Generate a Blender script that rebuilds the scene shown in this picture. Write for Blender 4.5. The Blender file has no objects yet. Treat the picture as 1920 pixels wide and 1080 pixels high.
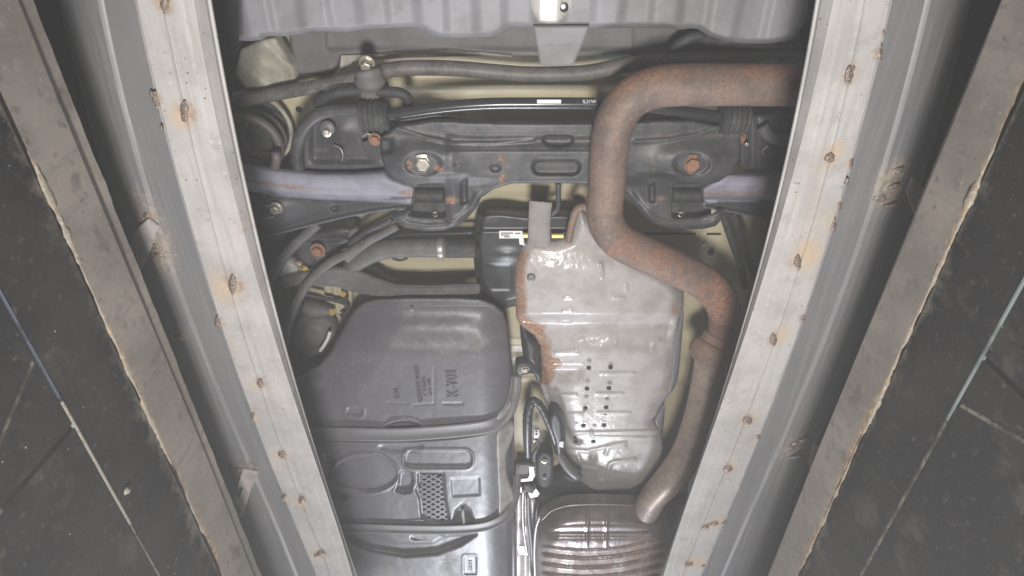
import bpy, bmesh, math, random
import numpy as np
from mathutils import Vector, Matrix

random.seed(7)
rng = np.random.default_rng(7)
C = bpy.context.scene
COL = C.collection

# ------------------------------------------------------------------ camera, world, lamps
F = 1100.0                       # focal length in pixels of the 1920 px wide photograph
ELEV = math.radians(57.4)        # the camera lies in the pit and looks up and forward
SE, CE = math.sin(ELEV), math.cos(ELEV)
cam_d = bpy.data.cameras.new('camera')
cam_d.sensor_width = 36.0
cam_d.lens = 36.0 * F / 1920.0
cam_d.clip_start = 0.02
cam_d.clip_end = 200
cam = bpy.data.objects.new('camera', cam_d)
COL.objects.link(cam)
cam.rotation_euler = (math.pi / 2 + ELEV, 0, 0)
C.camera = cam

w = bpy.data.worlds.new('World')
C.world = w
w.use_nodes = True
bg = w.node_tree.nodes['Background']
bg.inputs[0].default_value = (0.95, 0.97, 1.0, 1)
bg.inputs[1].default_value = 0.12

def lamp(x, y, z, sx, sy, power, col=(1, .985, .965), tilt=0):
    d = bpy.data.lights.new('work_lamp', 'AREA')
    d.shape = 'RECTANGLE'; d.size = sx; d.size_y = sy; d.energy = power; d.color = col
    o = bpy.data.objects.new('work_lamp', d)
    COL.objects.link(o)
    o.location = (x, y, z)
    o.rotation_euler = (math.pi + tilt, 0, 0)
    return o
lamp(0.0, 0.42, -0.46, 0.22, 0.22, 43, (1, .975, .945))                      # work lamp on the pit floor under the camera
lamp(0.0, 5.2, -0.35, 0.70, 0.50, 175, (.90, .93, 1), .75)         # second, colder lamp further along the pit

C.view_settings.view_transform = 'Standard'
C.view_settings.look = 'None'
C.view_settings.exposure = 0.0
C.view_settings.gamma = 1.0
C.cycles.use_denoising = True
C.cycles.max_bounces = 6

# ------------------------------------------------------------------ measuring
def P(px, py, z):
    """point at height z seen at pixel (px, py) of the photograph"""
    px = np.asarray(px, float); py = np.asarray(py, float)
    dx = (px - 960) / F; v = (540 - py) / F
    dy = CE - v * SE; dz = SE + v * CE
    t = z / dz
    return np.stack([dx * t, dy * t, np.broadcast_to(z, dx.shape) * 1.0], -1)
def p3(px, py, z):
    return Vector(P(px, py, z).tolist())
def mpp(px, py, z):
    q = P(px, py, z)
    return (q[1] * CE + q[2] * SE) / F
def ss(a, b, x):
    t = np.clip((x - a) / (b - a), 0, 1)
    return t * t * (3 - 2 * t)
def gs(x, c, s):
    return np.exp(-((x - c) / s) ** 2)
def spl(pts, n=8, closed=False):
    a = np.array(pts, float)
    if closed:
        a = np.vstack([a[-1], a, a[0], a[1]])
    else:
        a = np.vstack([2 * a[0] - a[1], a, 2 * a[-1] - a[-2]])
    out = []
    for i in range(1, len(a) - 2):
        p0, p1, p2, p3_ = a[i - 1], a[i], a[i + 1], a[i + 2]
        for t in np.linspace(0, 1, n, endpoint=False):
            out.append(0.5 * ((2 * p1) + (-p0 + p2) * t + (2 * p0 - 5 * p1 + 4 * p2 - p3_) * t * t
                              + (-p0 + 3 * p1 - 3 * p2 + p3_) * t ** 3))
    if not closed:
        out.append(a[-2])
    return np.array(out)
def pdist(px, py, pts, closed=False):
    a = np.array(pts, float)[:, :2]
    b = np.roll(a, -1, 0) if closed else a[1:]
    if not closed: a = a[:-1]
    best = np.full(px.shape, 1e9)
    bx = np.zeros(px.shape); by = np.zeros(px.shape)
    for (x0, y0), (x1, y1) in zip(a, b):
        dx, dy = x1 - x0, y1 - y0
        L = dx * dx + dy * dy + 1e-12
        t = np.clip(((px - x0) * dx + (py - y0) * dy) / L, 0, 1)
        qx, qy = x0 + t * dx, y0 + t * dy
        d = np.hypot(px - qx, py - qy)
        m = d < best
        best = np.where(m, d, best); bx = np.where(m, qx, bx); by = np.where(m, qy, by)
    return best, bx, by
def inside(px, py, poly):
    a = np.array(poly, float)[:, :2]
    r = np.zeros(px.shape, bool)
    j = len(a) - 1
    for i in range(len(a)):
        xi, yi = a[i]; xj, yj = a[j]
        if yi != yj:
            c = ((yi > py) != (yj > py)) & (px < (xj - xi) * (py - yi) / (yj - yi) + xi)
            r ^= c
        j = i
    return r
def smask(px, py, poly, wd):
    d, _, _ = pdist(px, py, poly, True)
    sd = np.where(inside(px, py, poly), d, -d)
    return ss(-wd, wd, sd)
def line(px, py, pts, wd, closed=False):
    d, _, _ = pdist(px, py, pts, closed)
    return np.exp(-(d / wd) ** 2)
def rrect(cx, cy, hw, hh, r, n=5):
    out = []
    for sx, sy, a0 in ((1, 1, 0), (-1, 1, 90), (-1, -1, 180), (1, -1, 270)):
        for k in range(n):
            a = math.radians(a0 + 90 * k / (n - 1))
            out.append((cx + sx * (hw - r) + r * math.cos(a), cy + sy * (hh - r) + r * math.sin(a)))
    return out
def ell(cx, cy, rx, ry, n=28, a0=0, a1=360):
    return [(cx + rx * math.cos(math.radians(a0 + (a1 - a0) * k / n)), cy + ry * math.sin(math.radians(a0 + (a1 - a0) * k / n))) for k in range(n + (a1 - a0 != 360))]
def hash2(ix, iy, seed):
    h = (ix.astype(np.int64) * 374761393 + iy.astype(np.int64) * 668265263 + seed * 1442695041) & 0x7fffffff
    h = ((h ^ (h >> 13)) * 1274126177) & 0x7fffffff
    return ((h ^ (h >> 16)) & 0xffff) / 65535.0
def vn(x, y, sc, seed=0):
    x = np.asarray(x, float) / sc; y = np.asarray(y, float) / sc
    ix = np.floor(x); iy = np.floor(y); fx = x - ix; fy = y - iy
    fx = fx * fx * (3 - 2 * fx); fy = fy * fy * (3 - 2 * fy)
    a = hash2(ix, iy, seed); b = hash2(ix + 1, iy, seed); c = hash2(ix, iy + 1, seed); d = hash2(ix + 1, iy + 1, seed)
    return (a * (1 - fx) + b * fx) * (1 - fy) + (c * (1 - fx) + d * fx) * fy
def fbm(x, y, sc, seed=0, o=4):
    r = 0; a = 0.5; s = 0
    for k in range(o):
        r = r + a * vn(x, y, sc, seed + k * 17); s += a; a *= .55; sc *= .5
    return r / s

# ------------------------------------------------------------------ materials
MATS = {}
def mat(name, base, rough=.6, metal=0., var=None, rust=None, aux=None, bump=None, hammer=None, specks=None, streak=None, spec=.5, coat=0):
    m = bpy.data.materials.new(name); m.use_nodes = True
    nt = m.node_tree; N = nt.nodes; L = nt.links
    b = N['Principled BSDF']
    b.inputs['Roughness'].default_value = rough
    b.inputs['Metallic'].default_value = metal
    b.inputs['Specular IOR Level'].default_value = spec
    if coat:
        b.inputs['Coat Weight'].default_value = coat; b.inputs['Coat Roughness'].default_value = .16
    geo = N.new('ShaderNodeNewGeometry')
    pos = geo.outputs['Position']
    def noise(scale, detail=5, rgh=.6, vec=None):
        n = N.new('ShaderNodeTexNoise'); n.inputs['Scale'].default_value = scale
        n.inputs['Detail'].default_value = detail; n.inputs['Roughness'].default_value = rgh
        L.new(vec or pos, n.inputs['Vector']); return n.outputs['Fac']
    def ramp(f, a, c):
        r = N.new('ShaderNodeMapRange'); r.inputs[1].default_value = a; r.inputs[2].default_value = c
        r.interpolation_type = 'SMOOTHSTEP'
        L.new(f, r.inputs[0]); return r.outputs[0]
    def math_(op, a, c):
        n = N.new('ShaderNodeMath'); n.operation = op; n.use_clamp = True
        for i, v in enumerate((a, c)):
            if isinstance(v, (int, float)): n.inputs[i].default_value = v
            else: L.new(v, n.inputs[i])
        return n.outputs[0]
    def mix(f, a, c):
        n = N.new('ShaderNodeMix'); n.data_type = 'RGBA'
        if isinstance(f, (int, float)): n.inputs[0].default_value = f
        else: L.new(f, n.inputs[0])
        for i, v in ((6, a), (7, c)):
            if isinstance(v, tuple): n.inputs[i].default_value = (*v, 1)
            else: L.new(v, n.inputs[i])
        return n.outputs[2]
    col = tuple(base)
    if var:
        for (scale, c2, lo, hi, amt) in var:
            col = mix(math_('MULTIPLY', ramp(noise(scale), lo, hi), amt), col, tuple(c2))
    if streak:      # (stretch vector, colour, lo, hi, amount)
        mp = N.new('ShaderNodeMapping'); mp.inputs['Scale'].default_value = streak[0]
        L.new(pos, mp.inputs['Vector'])
        col = mix(math_('MULTIPLY', ramp(noise(1, 4, .6, mp.outputs[0]), streak[2], streak[3]), streak[4]), col, tuple(streak[1]))
    if specks:      # (scale, colour, threshold)
        v = N.new('ShaderNodeTexVoronoi'); v.inputs['Scale'].default_value = specks[0]
        L.new(pos, v.inputs['Vector'])
        s = ramp(v.outputs['Distance'], specks[2], specks[2] * .5)
        g = ramp(noise(specks[0] * .22, 3), .5, .62)
        col = mix(math_('MULTIPLY', s, g), col, tuple(specks[1]))
    rfac = None
    if rust:        # ((dark), (light), edge softness)
        at = N.new('ShaderNodeAttribute'); at.attribute_name = 'rust'
        n = noise(160, 6, .7)
        s = N.new('ShaderNodeMath'); s.operation = 'ADD'
        L.new(at.outputs['Fac'], s.inputs[0]); 
        nn = N.new('ShaderNodeMath'); nn.operation = 'MULTIPLY_ADD'; nn.inputs[1].default_value = 1.0; nn.inputs[2].default_value = -.5
        L.new(n, nn.inputs[0]); L.new(nn.outputs[0], s.inputs[1])
        rfac = ramp(s.outputs[0], .25, .25 + rust[2])
        rc = mix(ramp(noise(90, 5), .4, .6), tuple(rust[0]), tuple(rust[1]))
        col = mix(rfac, col, rc)
        mt = N.new('ShaderNodeMath'); mt.operation = 'MULTIPLY_ADD'
        mt.inputs[1].default_value = -metal; mt.inputs[2].default_value = metal
        L.new(rfac, mt.inputs[0]); L.new(mt.outputs[0], b.inputs['Metallic'])
        rr = N.new('ShaderNodeMapRange'); rr.inputs[3].default_value = rough; rr.inputs[4].default_value = .9
        L.new(rfac, rr.inputs[0]); L.new(rr.outputs[0], b.inputs['Roughness'])
    if aux:         # second colour layer: wear, the dark arm web, the bumper's painted highlight
        at = N.new('ShaderNodeAttribute'); at.attribute_name = 'aux'
        f = math_('ADD', at.outputs['Fac'], math_('MULTIPLY', math_('SUBTRACT', noise(120, 6, .7), .5), .8))
        col = mix(ramp(math_('MULTIPLY', f, 1.0), .2, .8), col, tuple(aux))
    if isinstance(col, tuple): b.inputs['Base Color'].default_value = (*col, 1)
    else: L.new(col, b.inputs['Base Color'])
    hgt = None
    if bump:
        hgt = noise(bump[0], 6, .65)
        bn = N.new('ShaderNodeBump'); bn.inputs['Strength'].default_value = bump[1]; bn.inputs['Distance'].default_value = .002
        L.new(hgt, bn.inputs['Height']); L.new(bn.outputs[0], b.inputs['Normal'])
        if hammer:
            v = N.new('ShaderNodeTexVoronoi'); v.feature = 'SMOOTH_F1'; v.inputs['Scale'].default_value = hammer[0]
            L.new(pos, v.inputs['Vector'])
            b2 = N.new('ShaderNodeBump'); b2.inputs['Strength'].default_value = hammer[1]; b2.inputs['Distance'].default_value = .003
            L.new(v.outputs['Distance'], b2.inputs['Height']); L.new(bn.outputs[0], b2.inputs['Normal'])
            L.new(b2.outputs[0], b.inputs['Normal'])
            if coat:
                b3 = N.new('ShaderNodeBump'); b3.inputs['Strength'].default_value = .22; b3.inputs['Distance'].default_value = .004
                v3 = N.new('ShaderNodeTexNoise'); v3.inputs['Scale'].default_value = 130; v3.inputs['Detail'].default_value = 3
                L.new(pos, v3.inputs['Vector']); L.new(v3.outputs['Fac'], b3.inputs['Height']); L.new(b3.outputs[0], b.inputs['Coat Normal'])
    MATS[name] = m
    return m

RUST = ((.13, .075, .05), (.36, .19, .10))
m_floor = mat('cream_paint', (.54, .48, .325), .40, var=[(9, (.47, .415, .28), .4, .7, .6), (60, (.42, .36, .26), .6, .75, .5)], bump=(60, .08))
m_cream = mat('dusty_cream_paint', (.44, .42, .34), .55, var=[(25, (.25, .24, .2), .4, .65, .7)], bump=(90, .15))
m_plastic = mat('dark_tank_plastic', (.125, .12, .133), .40, var=[(14, (.15, .145, .155), .4, .7, .7), (70, (.23, .22, .215), .58, .8, .6), (240, (.26, .25, .235), .58, .72, .6), (30, (.19, .18, .17), .56, .72, .6), (5, (.12, .117, .13), .5, .7, .7)], rust=((.20, .19, .185), (.28, .265, .25), .6), specks=(100, (.36, .34, .32), .085), bump=(350, .12))
m_black = mat('black_enamel', (.05, .051, .056), .45, var=[(12, (.09, .085, .088), .4, .65, .8), (45, (.14, .12, .105), .55, .75, .7), (200, (.17, .15, .13), .6, .75, .5)], rust=((.16, .10, .075), (.34, .19, .12), .4), bump=(180, .25))
m_rubber = mat('black_rubber', (.04, .04, .042), .65, var=[(40, (.075, .073, .07), .45, .7, .8)], bump=(250, .2))
m_hose = mat('grey_hose_rubber', (.11, .105, .105), .6, var=[(40, (.16, .15, .145), .45, .7, .8)], bump=(250, .2))
m_gloss = mat('glossy_black_steel', (.035, .036, .04), .22, var=[(50, (.08, .078, .08), .55, .75, .6)], bump=(200, .05))
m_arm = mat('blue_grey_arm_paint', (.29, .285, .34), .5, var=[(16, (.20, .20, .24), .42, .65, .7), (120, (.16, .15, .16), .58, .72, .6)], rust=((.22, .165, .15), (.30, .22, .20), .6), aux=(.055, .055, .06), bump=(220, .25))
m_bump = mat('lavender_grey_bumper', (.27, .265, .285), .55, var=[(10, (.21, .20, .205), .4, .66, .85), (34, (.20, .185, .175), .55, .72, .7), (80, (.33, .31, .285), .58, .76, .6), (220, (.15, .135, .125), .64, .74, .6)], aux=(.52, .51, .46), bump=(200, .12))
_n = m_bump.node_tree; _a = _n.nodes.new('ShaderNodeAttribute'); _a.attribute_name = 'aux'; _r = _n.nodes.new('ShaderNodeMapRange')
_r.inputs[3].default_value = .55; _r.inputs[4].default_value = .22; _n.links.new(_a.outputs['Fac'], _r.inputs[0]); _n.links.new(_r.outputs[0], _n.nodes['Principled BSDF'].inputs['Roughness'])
m_strapb = mat('dusty_grey_strap', (.27, .25, .24), .6, var=[(18, (.20, .185, .175), .4, .65, .85), (90, (.33, .305, .28), .55, .72, .6)], bump=(140, .25))
m_tab = mat('dull_grey_tab', (.245, .236, .242), .6, var=[(12, (.19, .18, .18), .4, .65, .85), (80, (.30, .28, .265), .58, .75, .6)], bump=(140, .2))
m_rear = mat('grey_undercoat', (.16, .152, .15), .65, var=[(15, (.125, .12, .117), .4, .65, .8), (90, (.33, .30, .25), .66, .78, .6)], bump=(140, .25))
m_pipe = mat('rusty_exhaust_steel', (.235, .168, .135), .62, .15, var=[(9, (.125, .105, .095), .44, .62, .85), (60, (.28, .20, .15), .5, .7, .7), (150, (.17, .105, .08), .52, .66, .85)], rust=((.22, .105, .075), (.35, .18, .105), .8), specks=(130, (.09, .055, .04), .34), bump=(190, .6))
m_pipe2 = mat('tarnished_exhaust_steel', (.40, .32, .25), .42, .2, var=[(20, (.26, .19, .155), .4, .65, .8), (130, (.20, .14, .11), .55, .7, .7)], rust=((.16, .10, .09), (.24, .14, .11), .6), bump=(180, .2))
m_shield = mat('dull_aluminium', (.46, .43, .415), .56, .1, coat=.36, var=[(14, (.35, .32, .305), .4, .65, .8), (40, (.32, .285, .265), .55, .75, .6), (220, (.30, .27, .25), .6, .75, .5)], rust=((.27, .16, .11), (.42, .25, .165), .75), aux=(.33, .32, .29), bump=(170, .10), hammer=(210, .10))
m_muff = mat('heat_tinted_steel', (.34, .31, .31), .32, .55, var=[(14, (.25, .21, .20), .4, .65, .8)], rust=((.19, .13, .12), (.33, .22, .18), .5), bump=(150, .25), hammer=(120, .12))
m_strapm = mat('grey_strap_steel', (.17, .165, .168), .5, .15, var=[(30, (.15, .145, .15), .4, .7, .7)], bump=(150, .15))
m_bolt = mat('zinc_bolt', (.50, .47, .40), .35, .6, var=[(150, (.28, .22, .16), .5, .7, .8)], bump=(200, .2))
m_rbolt = mat('rusty_bolt', (.30, .15, .09), .8, 0, var=[(150, (.20, .10, .065), .45, .65, .9)], bump=(200, .6))
m_brass = mat('brass_fitting', (.85, .62, .17), .3, .4, bump=(200, .1))
m_white = mat('white_label', (.78, .78, .76), .5, bump=(100, .03))
m_ink = mat('label_ink', (.05, .05, .06), .5)
m_whitep = mat('white_plastic', (.5, .5, .48), .45, bump=(100, .05))
m_bar = mat('dusty_brown_black_bar', (.15, .138, .13), .5, var=[(20, (.09, .085, .083), .42, .62, .8), (90, (.24, .215, .185), .52, .72, .7), (220, (.08, .07, .06), .58, .7, .7)], bump=(160, .35))
m_dark = mat('dark_recess', (.03, .03, .032), .8)
m_under = mat('black_underbody_liner', (.065, .064, .064), .8, var=[(14, (.07, .068, .066), .4, .65, .8)], bump=(80, .3))
m_tan = mat('tan_grey_metal', (.36, .335, .315), .5, .1, var=[(20, (.22, .205, .20), .4, .7, .8)], bump=(120, .12))
m_bright = mat('bright_zinc_steel', (.38, .37, .37), .42, .5, var=[(40, (.45, .42, .42), .45, .7, .8)], bump=(120, .25))
m_rail = mat('weathered_galvanised_steel', (.40, .383, .37), .55, .12, var=[(6, (.31, .295, .285), .42, .62, .8), (70, (.47, .46, .45), .55, .75, .7), (22, (.27, .235, .205), .56, .74, .75), (180, (.24, .215, .19), .62, .74, .7)],
             rust=((.18, .12, .085), (.34, .22, .135), .9), aux=(.42, .335, .25), specks=(75, (.12, .09, .075), .17), streak=((60, 4, 60), (.31, .29, .275), .45, .7, .6), bump=(120, .15))
m_chan = mat('grey_channel_steel', (.22, .212, .21), .45, .35, var=[(7, (.19, .19, .20), .4, .65, .8)],
             rust=((.19, .145, .11), (.38, .30, .21), 1.0), streak=((110, 2, 110), (.30, .295, .29), .45, .7, .5), bump=(120, .12))
m_weld = mat('weld_bead_metal', (.17, .125, .10), .55, .4, var=[(260, (.36, .32, .29), .5, .62, .9)], bump=(300, .7))
m_edge = mat('stained_edging_steel', (.235, .21, .185), .6, .1, var=[(5, (.15, .135, .12), .4, .6, .85), (40, (.29, .255, .215), .5, .75, .5), (16, (.10, .088, .076), .55, .70, .75), (110, (.33, .295, .25), .6, .72, .6), (55, (.09, .08, .07), .6, .7, .7)],
             rust=((.20, .13, .075), (.40, .28, .15), .7), streak=((35, 60, 9), (.13, .118, .105), .5, .75, .5), bump=(90, .2))
m_wall = mat('dark_wall_panel', (.014, .014, .015), .5, spec=.3, var=[(4, (.028, .027, .025), .4, .65, .9), (15, (.055, .05, .043), .54, .74, .8), (70, (.085, .077, .066), .58, .74, .7), (260, (.10, .09, .08), .62, .72, .6)],
             aux=(.20, .18, .15), specks=(42, (.32, .30, .27), .075), streak=((30, 14, 14), (.05, .046, .04), .6, .78, .7), bump=(60, .4))
m_mortar = mat('crumbly_seam_mortar', (.21, .18, .145), .9, 0, var=[(60, (.27, .19, .105), .5, .65, .9), (140, (.34, .31, .27), .5, .7, .8)], bump=(160, .9))
m_strip = mat('blue_grey_strip_paint', (.06, .07, .095), .45, var=[(22, (.025, .027, .032), .45, .62, .9)], bump=(90, .2))
m_strip3 = mat('pale_blue_strip_paint', (.15, .17, .175), .45, var=[(22, (.03, .033, .035), .45, .7, .7)], bump=(90, .2))
m_strip2 = mat('dirty_cream_strip', (.13, .12, .095), .6, var=[(26, (.025, .024, .022), .40, .58, .95), (120, (.03, .028, .025), .5, .6, .8)], bump=(90, .2))
m_spring = mat('dirty_spring_steel', (.13, .11, .108), .5, var=[(40, (.19, .15, .14), .5, .7, .8)], bump=(180, .25))

# ------------------------------------------------------------------ object helpers
WPOS = {}
def link(name, me, m, parent=None, smooth=True, pos=None):
    n = len(me.vertices)
    if pos is None:
        co = np.empty(n * 3); me.vertices.foreach_get('co', co); co = co.reshape(-1, 3)
        c = Vector(((co.min(0) + co.max(0)) / 2).tolist())
        me.transform(Matrix.Translation(-c))
    else:
        c = Vector(pos)
    if not me.materials: me.materials.append(m)
    if smooth: me.polygons.foreach_set('use_smooth', [True] * len(me.polygons))
    o = bpy.data.objects.new(name, me)
    COL.objects.link(o)
    WPOS[o.name] = c
    if parent:
        o.parent = parent; o.location = c - WPOS[parent.name]
    else:
        o.location = c
    return o
def attr(me, name, vals):
    a = me.attributes.new(name, 'FLOAT', 'POINT')
    a.data.foreach_set('value', np.asarray(vals, dtype=np.float32))
def empty(name, loc, label, cat, group=None):
    o = bpy.data.objects.new(name, None); COL.objects.link(o)
    o.location = loc; WPOS[o.name] = Vector(loc); o.empty_display_size = .1
    o['label'] = label; o['category'] = cat
    if group: o['group'] = group
    return o
def lab(o, s):
    o['label'] = s
    return o
def mesh_np(V, Fc):
    me = bpy.data.meshes.new('m')
    me.from_pydata(np.asarray(V).tolist(), [], Fc if isinstance(Fc, list) else Fc.tolist())
    me.update()
    return me
def relief(name, outline, z, m, parent, h=None, step=4, skirt=.04, smooth=True, rust=None, aux=None, holes=None, n=6, label=None, rim=(6, .006), lean=0):
    """a pressed or moulded sheet: outline and relief, real depth h (metres, + is up, away from the pit), edge rolled up by rim"""
    poly = spl(outline, n, True) if smooth else np.array(outline, float)
    x0, y0 = poly.min(0) - step; x1, y1 = poly.max(0) + step
    gx = np.arange(x0, x1 + step, step); gy = np.arange(y0, y1 + step, step)
    X, Y = np.meshgrid(gx, gy)
    cx = (X[:-1, :-1] + X[1:, 1:]) / 2; cy = (Y[:-1, :-1] + Y[1:, 1:]) / 2
    keep = inside(cx, cy, poly)
    if holes:
        for hp in holes: keep &= ~inside(cx, cy, np.array(hp))
    ny, nx = X.shape
    idx = np.arange(ny * nx).reshape(ny, nx)
    q = np.stack([idx[:-1, :-1], idx[1:, :-1], idx[1:, 1:], idx[:-1, 1:]], -1)[keep]
    cnt = np.zeros(ny * nx, int); np.add.at(cnt, q.ravel(), 1)
    px = X.ravel().copy(); py = Y.ravel().copy()
    bd = (cnt > 0) & (cnt < 4)
    loops = [poly] + [np.array(hp, float) for hp in (holes or [])]
    bi = np.where(bd)[0]
    best = np.full(len(bi), 1e9); bx = px[bi].copy(); by = py[bi].copy()
    for lp in loops:
        d, qx, qy = pdist(px[bi], py[bi], lp, True)
        k = d < best
        best = np.where(k, d, best); bx = np.where(k, qx, bx); by = np.where(k, qy, by)
    px[bi] = bx; py[bi] = by
    use = np.where(cnt > 0)[0]
    remap = -np.ones(ny * nx, int); remap[use] = np.arange(len(use))
    px = px[use]; py = py[use]; q = remap[q]
    dist = pdist(px, py, poly, True)[0]
    hz = np.zeros(len(px))
    if rim:
        t = np.clip(1 - dist / rim[0], 0, 1)
        hz += rim[1] * (1 - np.sqrt(np.clip(1 - t * t, 0, 1)))
    if h is not None: hz = hz + h(px, py, dist)
    V = P(px, py, z + hz)
    Fc = q.tolist()
    if skirt:
        e = {}
        for f in Fc:
            for k in range(4):
                a, b = f[k], f[(k + 1) % 4]
                if (b, a) in e: del e[(b, a)]
                else: e[(a, b)] = 1
        bv = sorted({v for ab in e for v in ab})
        top = {v: len(V) + k for k, v in enumerate(bv)}
        # the flange keeps its shape and rises straight up, leaning in by a hair
        up = V[bv].copy(); up[:, 2] += skirt; up[:, 1] += skirt * lean
        V = np.vstack([V, up])
        px = np.concatenate([px, px[bv]]); py = np.concatenate([py, py[bv]]); dist = np.concatenate([dist, dist[bv]])
        for (a, b) in e: Fc.append([b, a, top[a], top[b]])
    me = mesh_np(V, Fc)
    attr(me, 'rust', rust(px, py, dist) if rust else np.zeros(len(px)))
    attr(me, 'aux', aux(px, py, dist) if aux else np.zeros(len(px)))
    o = link(name, me, m, parent)
    if label: o['label'] = label
    return o
def tube(name, pts, r, m, parent, n=14, sub=8, rust=None, label=None, smooth=True, cap=True, rmod=None, jit=0):
    """round bar or hose through (px, py, z) points, r in metres or one value per point"""
    w3 = [tuple(P(a, b, c)) for a, b, c in pts]
    return tube3(name, w3, r, m, parent, n, sub, rust, label, smooth, cap, rmod, jit)
def tube3(name, w3, r, m, parent, n=14, sub=8, rust=None, label=None, smooth=True, cap=True, rmod=None, jit=0):
    rr = list(r) if isinstance(r, (list, tuple)) else [r] * len(w3)
    a = np.array([(*p, q) for p, q in zip(w3, rr)], float)
    c = spl(a, sub) if smooth else a
    pos = c[:, :3]; rad = c[:, 3]
    T = np.gradient(pos, axis=0); T /= np.linalg.norm(T, axis=1)[:, None] + 1e-12
    nrm = np.cross(T[0], (0.12, .3, 1)); nrm /= np.linalg.norm(nrm)
    V = []; A = []
    s = 0
    for i in range(len(pos)):
        nrm = nrm - T[i] * nrm.dot(T[i]); nrm /= np.linalg.norm(nrm)
        bn = np.cross(T[i], nrm)
        if i: s += np.linalg.norm(pos[i] - pos[i - 1])
        for k in range(n):
            an = 2 * math.pi * k / n
            q = rad[i] * (1 + (rmod(s, an) if rmod else 0) + (jit * (random.random() - .5)))
            d = nrm * math.cos(an) + bn * math.sin(an)
            V.append(pos[i] + d * q)
            A.append((i / (len(pos) - 1), d[0], d[1], d[2]))
    Fc = []
    for i in range(len(pos) - 1):
        for k in range(n):
            k2 = (k + 1) % n
            Fc.append([i * n + k, i * n + k2, (i + 1) * n + k2, (i + 1) * n + k])
    if cap:
        Fc.append(list(range(n))[::-1]); Fc.append([(len(pos) - 1) * n + k for k in range(n)])
    me = mesh_np(V, Fc)
    A = np.array(A); V = np.array(V)
    attr(me, 'rust', rust(A[:, 0], A[:, 1:], V) if rust else np.zeros(len(V)))
    attr(me, 'aux', np.zeros(len(V)))
    o = link(name, me, m, parent)
    if label: o['label'] = label
    return o
def band(name, pts, wpx, z, m, parent, prof=((-1, .004), (-.92, 0), (-.8, -.003), (-.62, 0), (0, .0005), (.62, 0), (.8, -.003), (.92, 0), (1, .004)), th=.004, sub=8, label=None, zz=None, rust=None):
    """pressed strap along a centre line; wpx half width in pixels (one value or one per point)"""
    ww = list(wpx) if isinstance(wpx, (list, tuple)) else [wpx] * len(pts)
    zs = zz or [z] * len(pts)
    a = np.array([(p[0], p[1], q, s) for p, q, s in zip(pts, ww, zs)], float)
    c = spl(a, sub)
    T = np.gradient(c[:, :2], axis=0); T /= np.linalg.norm(T, axis=1)[:, None]
    Nn = np.stack([-T[:, 1], T[:, 0]], -1)
    np_ = len(prof)
    ring = [(u, hz) for u, hz in prof] + [(u * .98, hz + th) for u, hz in prof[::-1]]
    V = []
    for i in range(len(c)):
        for u, hz in ring:
            x, y = c[i, :2] + Nn[i] * c[i, 2] * u
            V.append(P(x, y, c[i, 3] + hz))
    k = len(ring); Fc = []
    for i in range(len(c) - 1):
        for j in range(k):
            j2 = (j + 1) % k
            Fc.append([i * k + j, i * k + j2, (i + 1) * k + j2, (i + 1) * k + j])
    Fc.append(list(range(k))[::-1]); Fc.append([(len(c) - 1) * k + j for j in range(k)])
    me = mesh_np(V, Fc)
    V = np.array(V)
    attr(me, 'rust', rust(V) if rust else np.zeros(len(V))); attr(me, 'aux', np.zeros(len(V)))
    o = link(name, me, m, parent)
    if label: o['label'] = label
    return o
def prism(name, pts, z, th, m, parent, bev=.0015, label=None, zs=None):
    """flat plate or block with the given outline, bevelled edges; zs = one height per corner for a leaning plate"""
    bm = bmesh.new()
    vs = [bm.verts.new(P(p[0], p[1], (zs[i] if zs else z))) for i, p in enumerate(pts)]
    f = bm.faces.new(vs)
    r = bmesh.ops.extrude_face_region(bm, geom=[f])
    for v in r['geom']:
        if isinstance(v, bmesh.types.BMVert): v.co.z += th
    if bev: bmesh.ops.bevel(bm, geom=bm.edges[:], offset=bev, segments=2, affect='EDGES', clamp_overlap=True)
    bmesh.ops.recalc_face_normals(bm, faces=bm.faces)
    me = bpy.data.meshes.new('m'); bm.to_mesh(me); bm.free()
    attr(me, 'rust', np.zeros(len(me.vertices))); attr(me, 'aux', np.zeros(len(me.vertices)))
    o = link(name, me, m, parent, smooth=False)
    if label: o['label'] = label
    return o
_shared = {}
def lathe_mesh(key, prof, n, m, hexa=None):
    if key in _shared: return _shared[key]
    V = []; Fc = []
    for (r, zz, kind) in prof:
        for k in range(n):
            a = 2 * math.pi * k / n
            rad = r
            if kind == 'h':
                rad = r * math.cos(math.pi / 6) / math.cos(((a + math.pi / 6) % (math.pi / 3)) - math.pi / 6)
            V.append((rad * math.cos(a), rad * math.sin(a), zz))
    for i in range(len(prof) - 1):
        for k in range(n):
            k2 = (k + 1) % n
            Fc.append([i * n + k, (i + 1) * n + k, (i + 1) * n + k2, i * n + k2])
    Fc.append(list(range(n))); Fc.append([(len(prof) - 1) * n + k for k in range(n)][::-1])
    me = mesh_np(V, Fc); me.materials.append(m)
    attr(me, 'rust', np.zeros(len(V)))
    _shared[key] = me
    return me
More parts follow.
